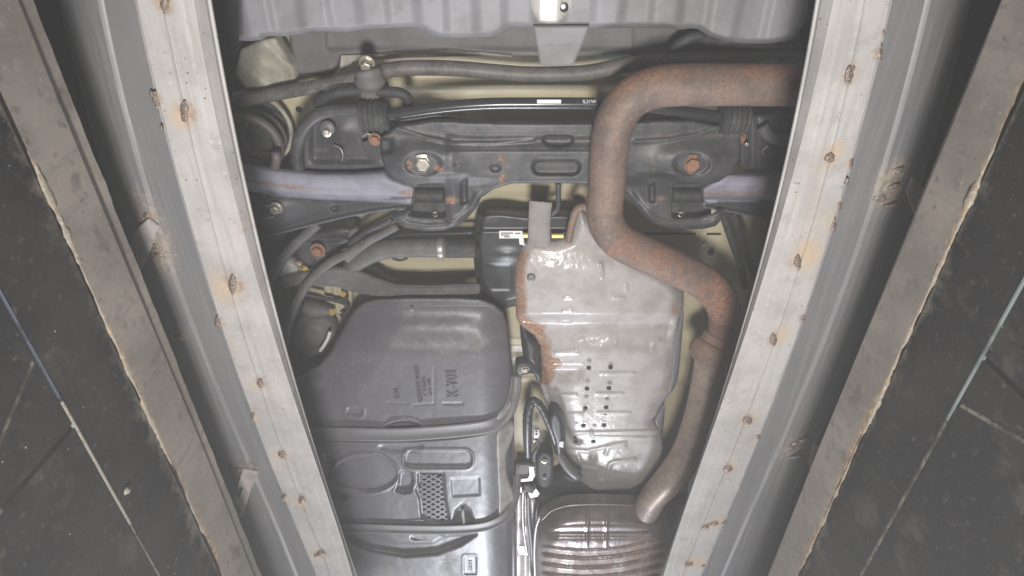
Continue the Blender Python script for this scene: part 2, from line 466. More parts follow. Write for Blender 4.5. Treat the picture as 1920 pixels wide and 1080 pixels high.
def bolt(px, py, z, rpx, m, parent, flange=True, name='bolt', tilt=(0, 0), label=None, tall=1.0):
    """hexagon head with flange, head hanging down"""
    if flange:
        prof = [(.55, -.75 * tall, 'h'), (.68, -.70 * tall, 'h'), (.70, -.12, 'h'), (.72, -.1, 'c'), (1.0, -.06, 'c'), (1.02, .06, 'c')]
    else:
        prof = [(.78, -.85 * tall, 'h'), (.95, -.78 * tall, 'h'), (.97, .1, 'h')]
    me = lathe_mesh(('bolt', m.name, flange, tall), prof, 36, m)
    o = link(name, me, m, parent, smooth=False, pos=p3(px, py, z))
    s = rpx * mpp(px, py, z)
    o.scale = (s, s, s)
    o.rotation_euler = (tilt[0], tilt[1], random.uniform(0, 1))
    if label: o['label'] = label
    return o
def disc(px, py, z, rpx, m, parent, name, prof, n=32, label=None, scale=None):
    me = lathe_mesh((name, m.name, str(prof)), [(a, b, 'c') for a, b in prof], n, m)
    o = link(name, me, m, parent, pos=p3(px, py, z))
    s = rpx * mpp(px, py, z)
    o.scale = scale or (s, s, s)
    if label: o['label'] = label
    return o
def text(name, body, px, py, z, size_px, m, parent, rot=0, extrude=.0008, sx=1):
    cu = bpy.data.curves.new('t', 'FONT'); cu.body = body; cu.size = 1; cu.align_x = 'CENTER'; cu.align_y = 'CENTER'
    cu.extrude = .03; cu.resolution_u = 3
    t = bpy.data.objects.new('t', cu); COL.objects.link(t)
    dg = bpy.context.evaluated_depsgraph_get()
    me = bpy.data.meshes.new_from_object(t.evaluated_get(dg))
    bpy.data.objects.remove(t)
    s = size_px * mpp(px, py, z)
    cs, sn = math.cos(rot), math.sin(rot)
    M = Matrix.Diagonal((1, -1, -1, 1)) @ Matrix.Rotation(rot, 4, 'Z') @ Matrix.Diagonal((s * sx, s, extrude / .03, 1))
    me.transform(M)
    me.transform(Matrix.Translation(p3(px, py, z)))
    me.materials.clear()
    attr(me, 'rust', np.zeros(len(me.vertices))); attr(me, 'aux', np.zeros(len(me.vertices)))
    return link(name, me, m, parent, smooth=False)

# ------------------------------------------------------------------ pit walls, one on each side
YS = np.linspace(-.45, 3.1, 900)
def wall_grid(zs, xf, m, name, parent, rust=None, aux=None, ys=YS, label=None):
    V = []; 
    zs = np.asarray(zs, float)
    Y, Z = np.meshgrid(ys, zs, indexing='ij')
    X = xf(Y, Z)
    V = np.stack([X, Y, Z], -1).reshape(-1, 3)
    ny, nz = Y.shape
    idx = np.arange(ny * nz).reshape(ny, nz)
    q = np.stack([idx[:-1, :-1], idx[1:, :-1], idx[1:, 1:], idx[:-1, 1:]], -1).reshape(-1, 4)
    me = mesh_np(V, q)
    yy, zz = Y.ravel(), Z.ravel()
    attr(me, 'rust', rust(yy, zz) if rust else np.zeros(len(V)))
    attr(me, 'aux', aux(yy, zz) if aux else np.zeros(len(V)))
    o = link(name, me, m, parent)
    if label: o['label'] = label
    return o
def box3(name, x0, x1, y0, y1, z0, z1, m, parent, bev=.002, shear=0, n=1):
    bm = bmesh.new()
    bmesh.ops.create_cube(bm, size=1)
    for v in bm.verts:
        v.co = Vector(((x0 + x1) / 2 + v.co.x * (x1 - x0), (y0 + y1) / 2 + v.co.y * (y1 - y0), (z0 + z1) / 2 + v.co.z * (z1 - z0)))
        v.co.y += shear * (v.co.z - (z0 + z1) / 2)
    if bev: bmesh.ops.bevel(bm, geom=bm.edges[:], offset=bev, segments=2, affect='EDGES')
    me = bpy.data.meshes.new('m'); bm.to_mesh(me); bm.free()
    attr(me, 'rust', np.zeros(len(me.vertices))); attr(me, 'aux', np.zeros(len(me.vertices)))
    return link(name, me, m, parent, smooth=False)

XW = .62
for side in (-1, 1):
    sd = 11 if side < 0 else 53
    where = 'left' if side < 0 else 'right'
    pw = empty('pit_wall', (side * XW, 1.2, -.4),
               ('dark panelled pit wall with stained steel top edge on the left, pale screw in its face' if side < 0 else
                'dark panelled pit wall with stained steel top edge on the right, pale blue painted strip'), 'wall', 'pit walls beside the lift')
    zt = .822 if side < 0 else .828
    zb = .735 if side < 0 else .742
    # steel edging: vertical face, rounded arris, flat return away from the pit
    zs = list(np.linspace(zb - .006, zt - .006, 22))
    def xf_e(Y, Z, side=side, zt=zt):
        return side * (XW + .0015 * np.sin(Y * 5.1) + .002 * (fbm(Y, Z, .3, 5) - .5))
    wall_grid(zs, xf_e, m_edge, 'steel_edging', pw,
              rust=lambda y, z, sd=sd, zb=zb: np.clip(.75 * np.exp(-(z - zb) / .012) * (fbm(y, z, .16, sd) * 1.7 - .35) + .45 * np.clip(fbm(y, z * 2, .3, sd + 3) - .55, 0, 1) * 2, 0, 1))
    # arris and ground return
    V = []; prof = [(0, -.006), (.0012, -.003), (.004, 0), (.012, .001), (.03, .001), (.5, .001)]
    for y in (YS[0], YS[-1]):
        for a, b in prof: V.append((side * (XW + a), y, zt + b))
    k = len(prof)
    me = mesh_np(V, [[j, j + 1, k + j + 1, k + j] for j in range(k - 1)])
    attr(me, 'rust', np.zeros(len(V)))
    link('edging_flange', me, m_edge, pw)
    # set-back kerb above the edging, rough lower lip
    def xf_k(Y, Z, side=side):
        return side * (XW + .006 + .004 * fbm(Y, Z, .05, 3))
    if side < 0:
        wall_grid(list(np.linspace(zt, zt + .028, 5)), xf_k, m_edge, 'upper_lip', pw, rust=lambda y, z: .25 + .5 * (fbm(y, z, .1, 8) - .5))
    # wall panels
    zj = .605 if side < 0 else .612
    def xf_p(Y, Z, side=side):
        return side * (XW + .008 + .003 * fbm(Y, Z, .5, 21))
    def dust(y, z, sd=sd, zb=zb):
        n = fbm(y, z * .8, .022, sd + 9)
        return np.clip((.3 + .5 * fbm(y, 0 * z, .25, sd + 31)) * np.exp(-(zb - z) / (.006 + .05 * n ** 2.2)) + .35 * np.clip(fbm(y, z, .12, sd + 2) - .6, 0, 1) * 2, 0, 1)
    wall_grid(np.linspace(zj + .003, zb - .004, 60), xf_p, m_wall, 'upper_panel', pw, aux=dust)
    # lower panels, split at upright joints
    joints = [-.45, .62 if side < 0 else .50, 1.75, 3.1]
    for j in range(3):
        wall_grid(np.linspace(-.4, zj - .003, 40), xf_p, m_wall, 'wall_panel', pw, aux=lambda y, z: .30 * np.clip(fbm(y, z, .1, 77) - .6, 0, 1) * 2,
                  ys=np.linspace(joints[j] + .004, joints[j + 1] - .004, 120))
    # seam mortar: crumbly bead under the edging
    def seam(name, y0, y1, zc, r, m, sdx, flat=1.0, amp=1.0):
        ys = np.arange(y0, y1, .006); n = 8; V = []
        for i, y in enumerate(ys):
            rr = r * (.15 + 1.5 * float(ss(.40, .62, fbm(y, 7, .16, sdx + 5)))) * (0.35 + amp * 1.5 * max(0, float(fbm(y, 0, .035, sdx)) - .25)) 
            zo = zc + .006 * (float(fbm(y, 3, .2, sdx + 1)) - .5)
            for kk in range(n):
                a = 2 * math.pi * kk / n
                q = rr * (1 + .5 * (random.random() - .5))
                V.append((side * (XW + .003) - side * abs(math.cos(a)) * q * .7 * (1 if math.cos(a) > 0 else -1), y, zo + math.sin(a) * q * flat))
        Fc = [[i * n + kk, i * n + (kk + 1) % n, (i + 1) * n + (kk + 1) % n, (i + 1) * n + kk] for i in range(len(ys) - 1) for kk in range(n)]
        me = mesh_np(V, Fc)
        return link(name, me, m, pw)
    seam('mortar_seam', -.4, 2.6, zb - .003, .0022, m_mortar, sd, 1.5, 1.2 if side < 0 else 1.6)
    if side < 0:
        box3('cover_strip', -XW - .014, -XW - .0075, .20, .575, zj - .0022, zj + .0022, m_strip, pw)
        box3('joint_strip', -XW - .014, -XW - .0078, .575, .85, zj - .0018, zj + .0018, m_bolt, pw, .0005)
        box3('joint_strip', -XW - .014, -XW - .0078, 1.0, 1.6, zj + .004, zj + .006, m_strip2, pw, .0005)
        box3('joint_strip', -XW - .014, -XW - .0078, .85, 1.6, zj - .001, zj + .0005, m_strip2, pw, .0002)
        box3('joint_cover', -XW - .014, -XW - .0078, .617, .6225, .15, .597, m_strip2, pw, .001, shear=-.55)
        bolt(237, 921, P(237, 921, 1)[2] * .0 + .62 / (abs(P(237, 921, 1.0)[0])), 7, m_bolt, pw, True, 'screw', tilt=(0, -math.pi / 2))
    else:
        box3('cover_strip', XW + .0075, XW + .014, .20, .62, zj - .0035, zj + .0035, m_strip3, pw)
        box3('joint_strip', XW + .0078, XW + .014, .62, 1.0, zj - .003, zj + .002, m_strip2, pw, .0005)
        box3('joint_strip', XW + .0078, XW + .014, 1.0, 1.7, zj - .002, zj + .001, m_strip2, pw, .0005)
        box3('joint_cover', XW + .0078, XW + .014, .498, .5055, .15, .604, m_strip2, pw, .001, shear=.35)

# ------------------------------------------------------------------ lift runways (rail, outer channel, brackets, deck)
def edgefit(pts, z, deg=3):
    q = np.array([P(a, b, z) for a, b in pts])
    c = np.polyfit(q[:, 1], q[:, 0], deg)
    y0, y1 = q[:, 1].min(), q[:, 1].max()
    d = np.polyder(c)
    def f(y):
        y = np.asarray(y, float); yc = np.clip(y, y0, y1)
        return np.polyval(c, yc) + np.polyval(d, yc) * .5 * (y - yc)
    return f
YR = np.linspace(-.40, 2.9, 1100)
def loft(name, curves, m, parent, rustf=None, closed=True, auxf=None):
    """curves: list of (x function of y, z) describing the section"""
    X = np.stack([f(YR) for f, z in curves], 1)
    Z = np.stack([np.broadcast_to(z(YR) if callable(z) else z, YR.shape) for f, z in curves], 1)
    Yg = np.repeat(YR[:, None], len(curves), 1)
    V = np.stack([X, Yg, Z], -1).reshape(-1, 3)
    ny, nc = X.shape
    idx = np.arange(ny * nc).reshape(ny, nc)
    nxt = np.roll(idx, -1, 1)
    if not closed: idx2, nxt = idx[:, :-1], nxt[:, :-1]
    else: idx2 = idx
    q = np.stack([idx2[:-1], idx2[1:], nxt[1:], nxt[:-1]], -1).reshape(-1, 4)
    me = mesh_np(V, q)
    attr(me, 'rust', rustf(V) if rustf else np.zeros(len(V)))
    attr(me, 'aux', auxf(V) if auxf else np.zeros(len(V)))
    return link(name, me, m, parent, smooth=False)
def between(fa, fb, t):
    return lambda y: fa(y) * (1 - t) + fb(y) * t
def off(f, d):
    return lambda y: f(y) + d

bead_meshes = []
for k in range(4):
    bm = bmesh.new(); bmesh.ops.create_icosphere(bm, subdivisions=3, radius=1)
    for v in bm.verts:
        nn = fbm(np.array(v.co.x * 2 + v.co.z), np.array(v.co.y * 2 + k * 7.3), .8, 40 + k, 4)
        v.co *= .55 + .9 * float(nn)
        v.co.z *= .45
    me = bpy.data.meshes.new('bead'); bm.to_mesh(me); bm.free(); me.materials.append(m_weld)
    attr(me, 'rust', np.zeros(len(me.vertices)))
    bead_meshes.append(me)
def bead(px, py, z, lx, ly, parent, ang=0):
    o = link('weld_bead', random.choice(bead_meshes), m_weld, parent, pos=p3(px, py, z))
    s = mpp(px, py, z)
    o.scale = (.72 * lx * s, .72 * ly * s * 1.25, 6 * s)
    o.rotation_euler = (0, 0, ang)
    return o

RAIL = {
 -1: dict(rim=[(395, 0), (418, 130), (445, 265), (470, 380), (497, 510), (532, 640), (564, 750), (603, 880), (669, 1080)],
          outer=[(252, 0), (286, 150), (320, 300), (365, 440), (405, 586), (420, 640), (478, 800), (528, 921), (593, 1080)],
          inner=[(361, 0), (392, 150), (419, 300), (455, 440), (495, 560), (515, 640), (560, 780), (600, 890), (660, 1080)],
          seam=[(306, 10), (330, 130), (343, 210), (385, 380), (428, 515), (455, 620), (487, 720), (528, 850), (570, 950), (605, 1040)],
          ridge=[(188, 0), (222, 150), (260, 300), (304, 464), (374, 640), (425, 760), (469, 880), (556, 1080)],
          far=[(112, 0), (150, 150), (190, 300), (235, 464), (305, 640), (355, 760), (400, 880), (490, 1080)],
          beads=[(308, 6, 10, 18), (345, 208, 10, 24), (436, 533, 9, 26), (488, 719, 8, 13), (529, 852, 9, 11), (565, 938, 8, 12), (602, 1038, 10, 9), (533, 931, 5, 9), (592, 1042, 4, 5)],
          ebeads=[(292, 186, 8, 19), (303, 240, 4, 8), (409, 603, 8, 15), (474, 780, 6, 16), (531, 935, 5, 8), (284, 176, 5, 8)],
          cbeads=[(277, 405, 10, 9), (278, 440, 16, 5), (290, 462, 14, 7), (298, 478, 12, 5), (455, 882, 16, 5), (463, 892, 18, 4), (335, 632, 10, 8)],
          cst=[(285, 440, 38, 70), (460, 885, 30, 22), (335, 630, 18, 18)],
          br=[([(238, 478), (252, 432), (278, 410), (296, 424), (284, 462), (266, 500), (258, 516), (246, 518)], (250, 486), (254, 513)),
              ([(447, 905), (456, 880), (484, 886), (470, 918), (460, 952), (456, 968), (442, 968), (434, 954)], (450, 924), (449, 962))]),
 1: dict(rim=[(1531, 0), (1505, 140), (1480, 270), (1450, 400), (1420, 510), (1352, 750), (1300, 900), (1280, 960), (1240, 1080)],
         outer=[(1672, 0), (1645, 120), (1605, 290), (1557, 445), (1525, 545), (1500, 610), (1430, 810), (1360, 980), (1315, 1080)],
         inner=[(1562, 0), (1535, 140), (1508, 270), (1468, 400), (1430, 510), (1358, 750), (1304, 900), (1244, 1080)],
         seam=[(1622, 0), (1595, 130), (1560, 290), (1505, 480), (1452, 640), (1400, 780), (1345, 920), (1285, 1065)],
         ridge=[(1740, 0), (1705, 150), (1675, 250), (1635, 390), (1581, 540), (1530, 675), (1480, 795), (1430, 910), (1355, 1080)],
         far=[(1818, 0), (1785, 150), (1755, 250), (1712, 390), (1655, 540), (1600, 675), (1548, 795), (1495, 910), (1420, 1080)],
         beads=[(1592, 140, 9, 18), (1556, 296, 12, 11), (1496, 492, 8, 18), (1450, 637, 8, 15), (1402, 788, 11, 12), (1365, 879, 10, 9), (1322, 988, 9, 6), (1338, 982, 12, 4), (1292, 1058, 10, 5), (1600, 128, 4, 5)],
         ebeads=[(1650, 98, 7, 18), (1655, 60, 4, 8), (1595, 305, 6, 12), (1588, 340, 5, 8), (1573, 385, 6, 12), (1563, 420, 6, 18), (1505, 596, 7, 11), (1421, 818, 6, 9), (1357, 979, 8, 6), (1318, 1060, 5, 5)],
         cbeads=[(1683, 320, 14, 7), (1675, 350, 18, 5), (1650, 372, 16, 9), (1670, 385, 18, 4), (1510, 825, 14, 5), (1480, 842, 12, 8), (1495, 856, 18, 4), (1490, 832, 8, 5)],
         cst=[(1678, 345, 36, 50), (1498, 840, 36, 28)],
         br=[([(1712, 332), (1748, 368), (1740, 392), (1733, 420), (1722, 425), (1712, 392), (1700, 360)], (1735, 394), (1727, 423)),
             ([(1528, 828), (1550, 862), (1540, 888), (1530, 912), (1520, 906), (1518, 870)], (1538, 878), (1522, 906))]),
}
for side in (-1, 1):
    R_ = RAIL[side]
    rw = empty('lift_runway', (side * .55, 1.2, 1.0),
               ('long galvanised steel rail on the left with rusty weld spots, above the left pit wall' if side < 0 else
                'long galvanised steel rail on the right with rusty weld spots and ragged outer edge'), 'rail', 'steel rails of the lift')
    fo0, fi, fs = edgefit(R_['outer'], 1.0), edgefit(R_['inner'], 1.0), edgefit(R_['seam'], 1.0)
    nick = .0016 if side < 0 else .0028
    fo = lambda y, fo0=fo0, nick=nick, side=side: fo0(y) + nick * (fbm(np.asarray(y, float), 0 * np.asarray(y, float), .05, 60 + side, 4) - .5) * (1 + 2.2 * ss(.62, .7, vn(np.asarray(y, float), 0 * np.asarray(y, float), .16, 9 + side)))
    spots = [(*P(a, b, 1.0)[:2], .5 * (c + d) * mpp(a, b, 1.0)) for a, b, c, d in R_['beads']] + \
            [(*P(a, b, 1.0)[:2], .4 * (c + d) * mpp(a, b, 1.0)) for a, b, c, d in R_['ebeads']]
    def rust_rail(V, spots=spots, side=side):
        r = np.zeros(len(V))
        for k, (x, y, q) in enumerate(spots):
            d2 = np.hypot((V[:, 0] - x) / (1.75 * q), (V[:, 1] - y) / (2.0 * q))
            r = np.maximum(r, .95 * np.exp(-d2 ** 2))
        return np.clip(r * (.55 + .8 * fbm(V[:, 0], V[:, 1], .02, 91)) + .35 * np.clip(fbm(V[:, 0], V[:, 1], .09, 33) - .64, 0, 1) * 2, 0, 1)
    def halo_rail(V, spots=spots, side=side):
        r = np.zeros(len(V))
        for k, (x, y, q) in enumerate(spots):
            ox = (.4 + .9 * ((k * 37) % 7) / 7) * q * (-1 if side < 0 else 1)
            e_ = 1.7 + 1.4 * ((k * 29) % 9) / 9
            d = np.hypot((V[:, 0] - x - ox) / (e_ * q), (V[:, 1] - y + (1.2 if side > 0 else -.6) * q) / (1.25 * e_ * q))
            r = np.maximum(r, (.35 + .35 * ((k * 53) % 11) / 11) * np.exp(-d ** 2 * 1.2))
        return np.clip(r * (.6 + .8 * fbm(V[:, 0], V[:, 1], .03, 19)) + 0.6 * np.clip(fbm(V[:, 0] * 2, V[:, 1], .16, 35) - .55, 0, 1) * 2, 0, 1)
    w_ = -side
    cur = [(off(fo, side * .0), 1.10), (off(fo, 0), 1.004), (off(fo, w_ * .002), 1.0)]
    for t in (.1, .25, .4, .55, .7, .85, .95): cur.append((between(fo, fs, t), .9985))
    cur += [(off(fs, -w_ * .0015), .9985), (off(fs, -w_ * .0002), .997), (off(fs, w_ * .001), .997), (off(fs, w_ * .0018), 1.0005)]
    for t in (.05, .12, .2, .3, .4, .5, .6, .7, .8, .9, .97): cur.append((between(fs, fi, t), 1.0005 - .0004 * (.25 < t < .65)))
    fm = edgefit(R_['rim'], 1.034)
    cur += [(off(fi, -w_ * .0015), 1.0008), (fi, 1.002), (between(fi, fm, .35), 1.012), (between(fi, fm, .7), 1.023), (off(fm, -w_ * .004), 1.030), (off(fm, -w_ * .0035), 1.031), (off(fm, -w_ * .0042), 1.0325), (off(fm, -w_ * .0008), 1.033),
            (fm, 1.0345), (fm, 1.037), (off(fm, -w_ * .002), 1.040), (off(fm, -w_ * .05), 1.1)]
    rail = loft('rail', cur, m_rail, rw, rust_rail, auxf=halo_rail)
    for a, b, c, d in R_['beads']: bead(a, b, .9975, c, d, rail, -side * .28)
    for a, b, c, d in R_['ebeads']: bead(a, b, 1.0, c, d, rail, -side * .28)
    # outer channel: web faces the pit, ridge, sloping outer face
    fr, ff = edgefit(R_['ridge'], 1.012), edgefit(R_['far'], 1.085)
    cst = [(*P(a, b, 1.015)[:2], 1.3 * c * mpp(a, b, 1.0), 1.2 * d * mpp(a, b, 1.0)) for a, b, c, d in R_['cst']]
    def rust_ch(V, cst=cst):
        r = np.zeros(len(V))
        for x, y, a, b in cst:
            r = np.maximum(r, .95 * np.exp(-(((V[:, 0] - x) / a) ** 2 + ((V[:, 1] - y) / (b * 1.3)) ** 2)))
        return np.clip(r * (.55 + .9 * fbm(V[:, 0], V[:, 1], .04, 12)) + .3 * np.clip(fbm(V[:, 0], V[:, 1], .12, 66) - .64, 0, 1) * 2, 0, 1)
    foi = off(fo0, side * .0035)
    cur = [(foi, 1.09), (foi, 1.012)]
    for t in (.04, .2, .4, .6, .8, .93): cur.append((between(foi, fr, t), 1.010 + .004 * t))
    cur += [(fr, 1.0125), (off(fr, side * .003), 1.0095)]
    for k in range(1, 8):
        t = k / 8
        cur.append((between(off(fr, side * .003), ff, t), 1.0095 + .075 * t ** 1.6))
    cur += [(ff, 1.085), (off(ff, side * .004), 1.088), (off(ff, side * .004), 1.098)]
    chan = loft('outer_channel', cur, m_chan, rw, rust_ch)
    for a, b, c, d in R_['cbeads']: bead(a, b, 1.011, c, d, chan, -side * .25)
    for poly, slot, bl in R_['br']:
        bk = prism('bracket', poly, 1.003, .006, m_tan, rw, .0012)
        sl = prism('slot', [(slot[0] - 4, slot[1] + 9), (slot[0] - 1, slot[1] + 10), (slot[0] + 5, slot[1] - 7), (slot[0] + 2, slot[1] - 9)] if side < 0 else
                   [(slot[0] - 3, slot[1] + 8), (slot[0], slot[1] + 9), (slot[0] + 5, slot[1] - 6), (slot[0] + 2, slot[1] - 8)], .9995, .005, m_dark, bk, .0004)
        bolt(bl[0], bl[1], 1.002, 6, m_bolt, bk, True)
    # deck the wheels stand on
    box3('deck', min(side * .58, side * 1.25), max(side * .58, side * 1.25), -.4, 2.9, 1.102, 1.115, m_under, rw, .002)

# ------------------------------------------------------------------ the car, seen from below
car = empty('car', (0, 1.2, 1.40), 'cream car seen from below with rusty exhaust pipe, grey fuel tank and silver heat shield', 'car')

# floor
def h_floor(px, py, d):
    h = .012 * ss(362, 370, py) - .012 * ss(374, 392, py)
    h += -.010 * (ss(436, 440, py) - ss(445, 452, py)) * ss(1195, 1240, px) * 0
    right = ss(1180, 1210, px)
    h += right * (-.014 * (ss(628, 634, py) - ss(668, 676, py)) + .02 * ss(712, 722, py))
    left = (1 - ss(1100, 1120, px))
    h += left * (-.012 * (ss(640, 643, py) - ss(652, 654, py)) + .012 * (ss(676, 680, py) - ss(712, 716, py)) - .012 * (ss(848, 850, py) - ss(858, 866, py)) - .012 * (ss(869, 871, py) - ss(880, 884, py)))
    h += .008 * ss(1000, 1030, py)
    h += -.01 * (ss(150, 155, py) - ss(168, 176, py))
    h += -.008 * line(px, py, [(560, 420), (700, 540), (900, 560)], 14)
    h += .006 * smask(px, py, rrect(780, 510, 90, 26, 14), 5)
    h += .003 * (fbm(px, py, 120, 4) - .5)
    return h
relief('floor_pan', [(240, -220), (1680, -220), (1680, 1400), (240, 1400)], 1.72, m_floor, car, h_floor, step=6, skirt=.02, smooth=False, rim=None)
prism('floor_seam', [(1170, 436), (1352, 437), (1352, 441), (1170, 440)], 1.718, .003, m_dark, car, 0)
prism('seam_clip', [(1305, 434), (1325, 434), (1325, 443), (1305, 443)], 1.716, .003, m_floor, car, .0008)
for (a, b, r) in ((560, 206, 6), (1333, 474, 6), (1320, 459, 4)):
    disc(a, b, 1.716, r, m_dark if r == 6 else m_white, car, 'floor_plug', ((.2, -.3), (.8, -.25), (1, .2)))

# black liners over the wheels and sills
relief('wheel_liner', [(240, -200), (440, -200), (452, 60), (520, 170), (500, 180), (548, 250), (560, 330), (545, 400), (560, 430), (535, 520), (560, 560), (590, 640), (640, 760), (640, 1400), (240, 1400)], 1.69, m_under, car,
       lambda px, py, d: .02 * (fbm(px, py, 60, 3) - .5), step=8, smooth=False)
relief('wheel_liner', [(1680, -200), (1500, -200), (1500, 60), (1300, 85), (1260, 120), (1420, 180), (1450, 380), (1440, 430), (1436, 480), (1424, 540), (1382, 690), (1335, 800), (1290, 900), (1260, 1000), (1250, 1400), (1680, 1400)], 1.69, m_under, car,
       lambda px, py, d: .02 * (fbm(px, py, 60, 9) - .5), step=8, smooth=False)

# rear panel and frame end behind the bumper
relief('rear_panel', [(536, 30), (1500, 20), (1500, 90), (1300, 112), (1180, 110), (1070, 106), (960, 104), (900, 98), (840, 92), (700, 100), (640, 104), (625, 140), (606, 142), (556, 138), (548, 110)], 1.64, m_rear, car,
       lambda px, py, d: .012 * ss(606, 618, px) * (1 - ss(85, 100, py)) - .006 * gs(px, 1182, 5) + .004 * (fbm(px, py, 30, 6) - .5), step=4, smooth=False)
relief('frame_end', [(452, 92), (490, 74), (516, 70), (540, 108), (552, 128), (555, 158), (500, 168), (462, 166), (440, 140)], 1.60, m_cream, car,
       lambda px, py, d: .02 * ss(120, 165, py) - .012 * line(px, py, [(495, 80), (540, 125)], 10) - .01 * line(px, py, [(470, 140), (500, 165)], 8) + .02 * (1 - ss(455, 490, px)), step=2.5, smooth=False, rim=(4, .004))
prism('panel_flange', [(640, 104), (900, 98), (960, 104), (960, 110), (900, 105), (760, 108), (662, 115), (648, 130), (636, 132)], 1.635, .006, m_cream, car, .001)

# bumper cover
bo = [(440, -120), (447, 76), (470, 77), (490, 75), (493, 68), (535, 68), (560, 65), (580, 60), (615, 59), (650, 60), (690, 54), (745, 52), (775, 50), (790, 54), (805, 64), (822, 70), (860, 71), (920, 69), (940, 61), (955, 49),
      (1000, 52), (1105, 52), (1250, 53), (1275, 56), (1295, 53), (1310, 55), (1330, 68), (1360, 78), (1400, 82), (1440, 82), (1470, 78), (1490, 70), (1505, 50), (1515, 20), (1520, -120)]
def h_bump(px, py, d):
    x = P(px, py, 1.45)[:, 0]
    per = .132
    t = ((x + .03) / per) % 1
    rib = ss(.0, .2, t) - ss(.5, .72, t)
    return .011 * rib * ss(0, 8, d) + .03 * (1 - ss(0, 10, d)) + .10 * ss(60, -110, py) * 0 + .002 * (fbm(px, py, 40, 2) - .5)
def highlight_bump(px, py, d):  # lamp highlight painted on as a pale, glossier patch
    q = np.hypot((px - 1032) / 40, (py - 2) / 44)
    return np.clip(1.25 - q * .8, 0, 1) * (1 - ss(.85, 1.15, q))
bc = relief('bumper_cover', bo, 1.45, m_bump, car, h_bump, step=3, skirt=.06, smooth=False, aux=highlight_bump)
disc(1058, 15, 1.447, 8, m_dark, bc, 'hole', ((.3, -.1), (.95, -.1), (1, .1)))
disc(1056, 12, 1.444, 5, m_white, bc, 'plug', ((.3, -.2), (.9, -.15), (1, .1)))
relief('bumper_tab', [(1000, 48), (1006, 85), (1012, 120), (1020, 123), (1068, 123), (1076, 120), (1092, 85), (1106, 48)], 1.447, m_tab, car,
       lambda px, py, d: .03 * ss(50, 125, py) + .004 * ss(82, 88, py), step=3, skirt=.02, smooth=False, rim=(5, .004))

# black hose and its bracket, upper right
tube('vent_hose', [(1250, 108, 1.58), (1262, 92, 1.57), (1282, 77, 1.565), (1306, 68, 1.56), (1335, 74, 1.57), (1380, 80, 1.58), (1440, 90, 1.59), (1520, 96, 1.6)], .013, m_rubber, car)
relief('muffler_liner', [(1262, 100), (1300, 80), (1500, 92), (1500, 130), (1250, 132), (1160, 142), (1180, 118)], 1.61, m_under, car, lambda px, py, d: .02 * ss(85, 130, py), step=4, n=4)
tube('liner_bead', [(1282, 98, 1.60), (1300, 90, 1.6), (1380, 92, 1.6), (1480, 102, 1.6)], .006, m_rubber, car)

# stabilizer bar
tube('stabilizer_bar', [(380, 206, 1.60), (440, 192, 1.585), (540, 172, 1.57), (640, 153, 1.56), (700, 138, 1.55), (745, 129, 1.545), (800, 127, 1.545), (860, 129, 1.545), (930, 135, 1.545), (985, 139, 1.545), (1045, 139, 1.545), (1100, 136, 1.548), (1150, 127, 1.55), (1200, 118, 1.56), (1300, 112, 1.57), (1500, 110, 1.58)],
     [.017] * 4 + [.019] * 12, m_bar, car, 16)
lk = tube('stabilizer_link', [(689, 128, 1.52), (692, 140, 1.52), (695, 160, 1.53), (697, 182, 1.55)], [.030, .036, .037, .034], m_rear, car, 20, rmod=lambda s, a: .06 * math.sin(s * 260))
bolt(688, 118, 1.515, 15, m_bolt, lk, True, tall=1.6, tilt=(.35, 0))
tube('bump_stop', [(700, 150, 1.56), (712, 156, 1.56), (718, 172, 1.57)], .02, m_rubber, car)

# coil spring and tyre well ring
cs = []
cx, cy, _ = P(482, 262, 1.60)
rs = .080
for k in range(0, 85):
    a = k * .22
    rs = .086 - .0004 * k
    cs.append((cx + rs * math.cos(a), cy + rs * math.sin(a), 1.50 + .0022 * k))
tube3('coil_spring', cs, .0125, m_spring, car, 10, 1, smooth=False)
ring = []
cx, cy, _ = P(478, 240, 1.66)
for k in range(40):
    a = math.radians(-110 + 230 * k / 39)
    ring.append((cx + .105 * math.cos(a), cy + .100 * math.sin(a), 1.655))
tube3('spring_seat', ring, .007, m_cream, car, 8, 1, smooth=False)
disc(478, 262, 1.665, 58, m_under, car, 'spring_cup', ((.2, -.1), (.9, -.1), (1, .2)))

# suspension brackets beside the subframe
def h_br(px, py, d):
    return .03 * ss(196, 214, py) * (1 - ss(296, 312, py)) * ss(575, 592, px) * (1 - ss(690, 706, px)) * .5 - .01 * gs(py, 245, 20) * gs(px, 640, 26)
kb = relief('link_bracket', [(556, 322), (552, 270), (566, 236), (590, 212), (620, 200), (680, 196), (716, 194), (726, 240), (712, 280), (716, 322)], 1.535, m_black, car, h_br, step=3, n=5, rim=(8, .012))
tube('bracket_bar', [(560, 318, 1.515), (557, 290, 1.512), (562, 258, 1.51), (580, 228, 1.507), (606, 211, 1.505), (645, 206, 1.505), (690, 207, 1.505)], .0165, m_black, car)
tube('brake_pipe_loop', [(596, 196, 1.53), (608, 184, 1.52), (632, 174, 1.515), (668, 170, 1.515), (716, 172, 1.515), (748, 174, 1.515), (764, 184, 1.52), (764, 198, 1.54)], .0135, m_rubber, car)
disc(614, 240, 1.527, 15, m_strapm, kb, 'washer', ((.2, -.2), (.9, -.2), (1, .2)))
bolt(613, 249, 1.521, 8, m_bolt, kb, True, tall=1.6, tilt=(-.4, 0))
tube('clip', [(626, 272, 1.533), (638, 278, 1.528), (643, 290, 1.526), (641, 302, 1.53)], .0026, m_bright, kb, 8)
prism('gusset', [(676, 268), (716, 258), (730, 268), (722, 300), (690, 300)], 1.512, .02, m_black, car, .002)
bolt(703, 261, 1.505, 12, m_rbolt, car, True, label='rust covered bolt head')
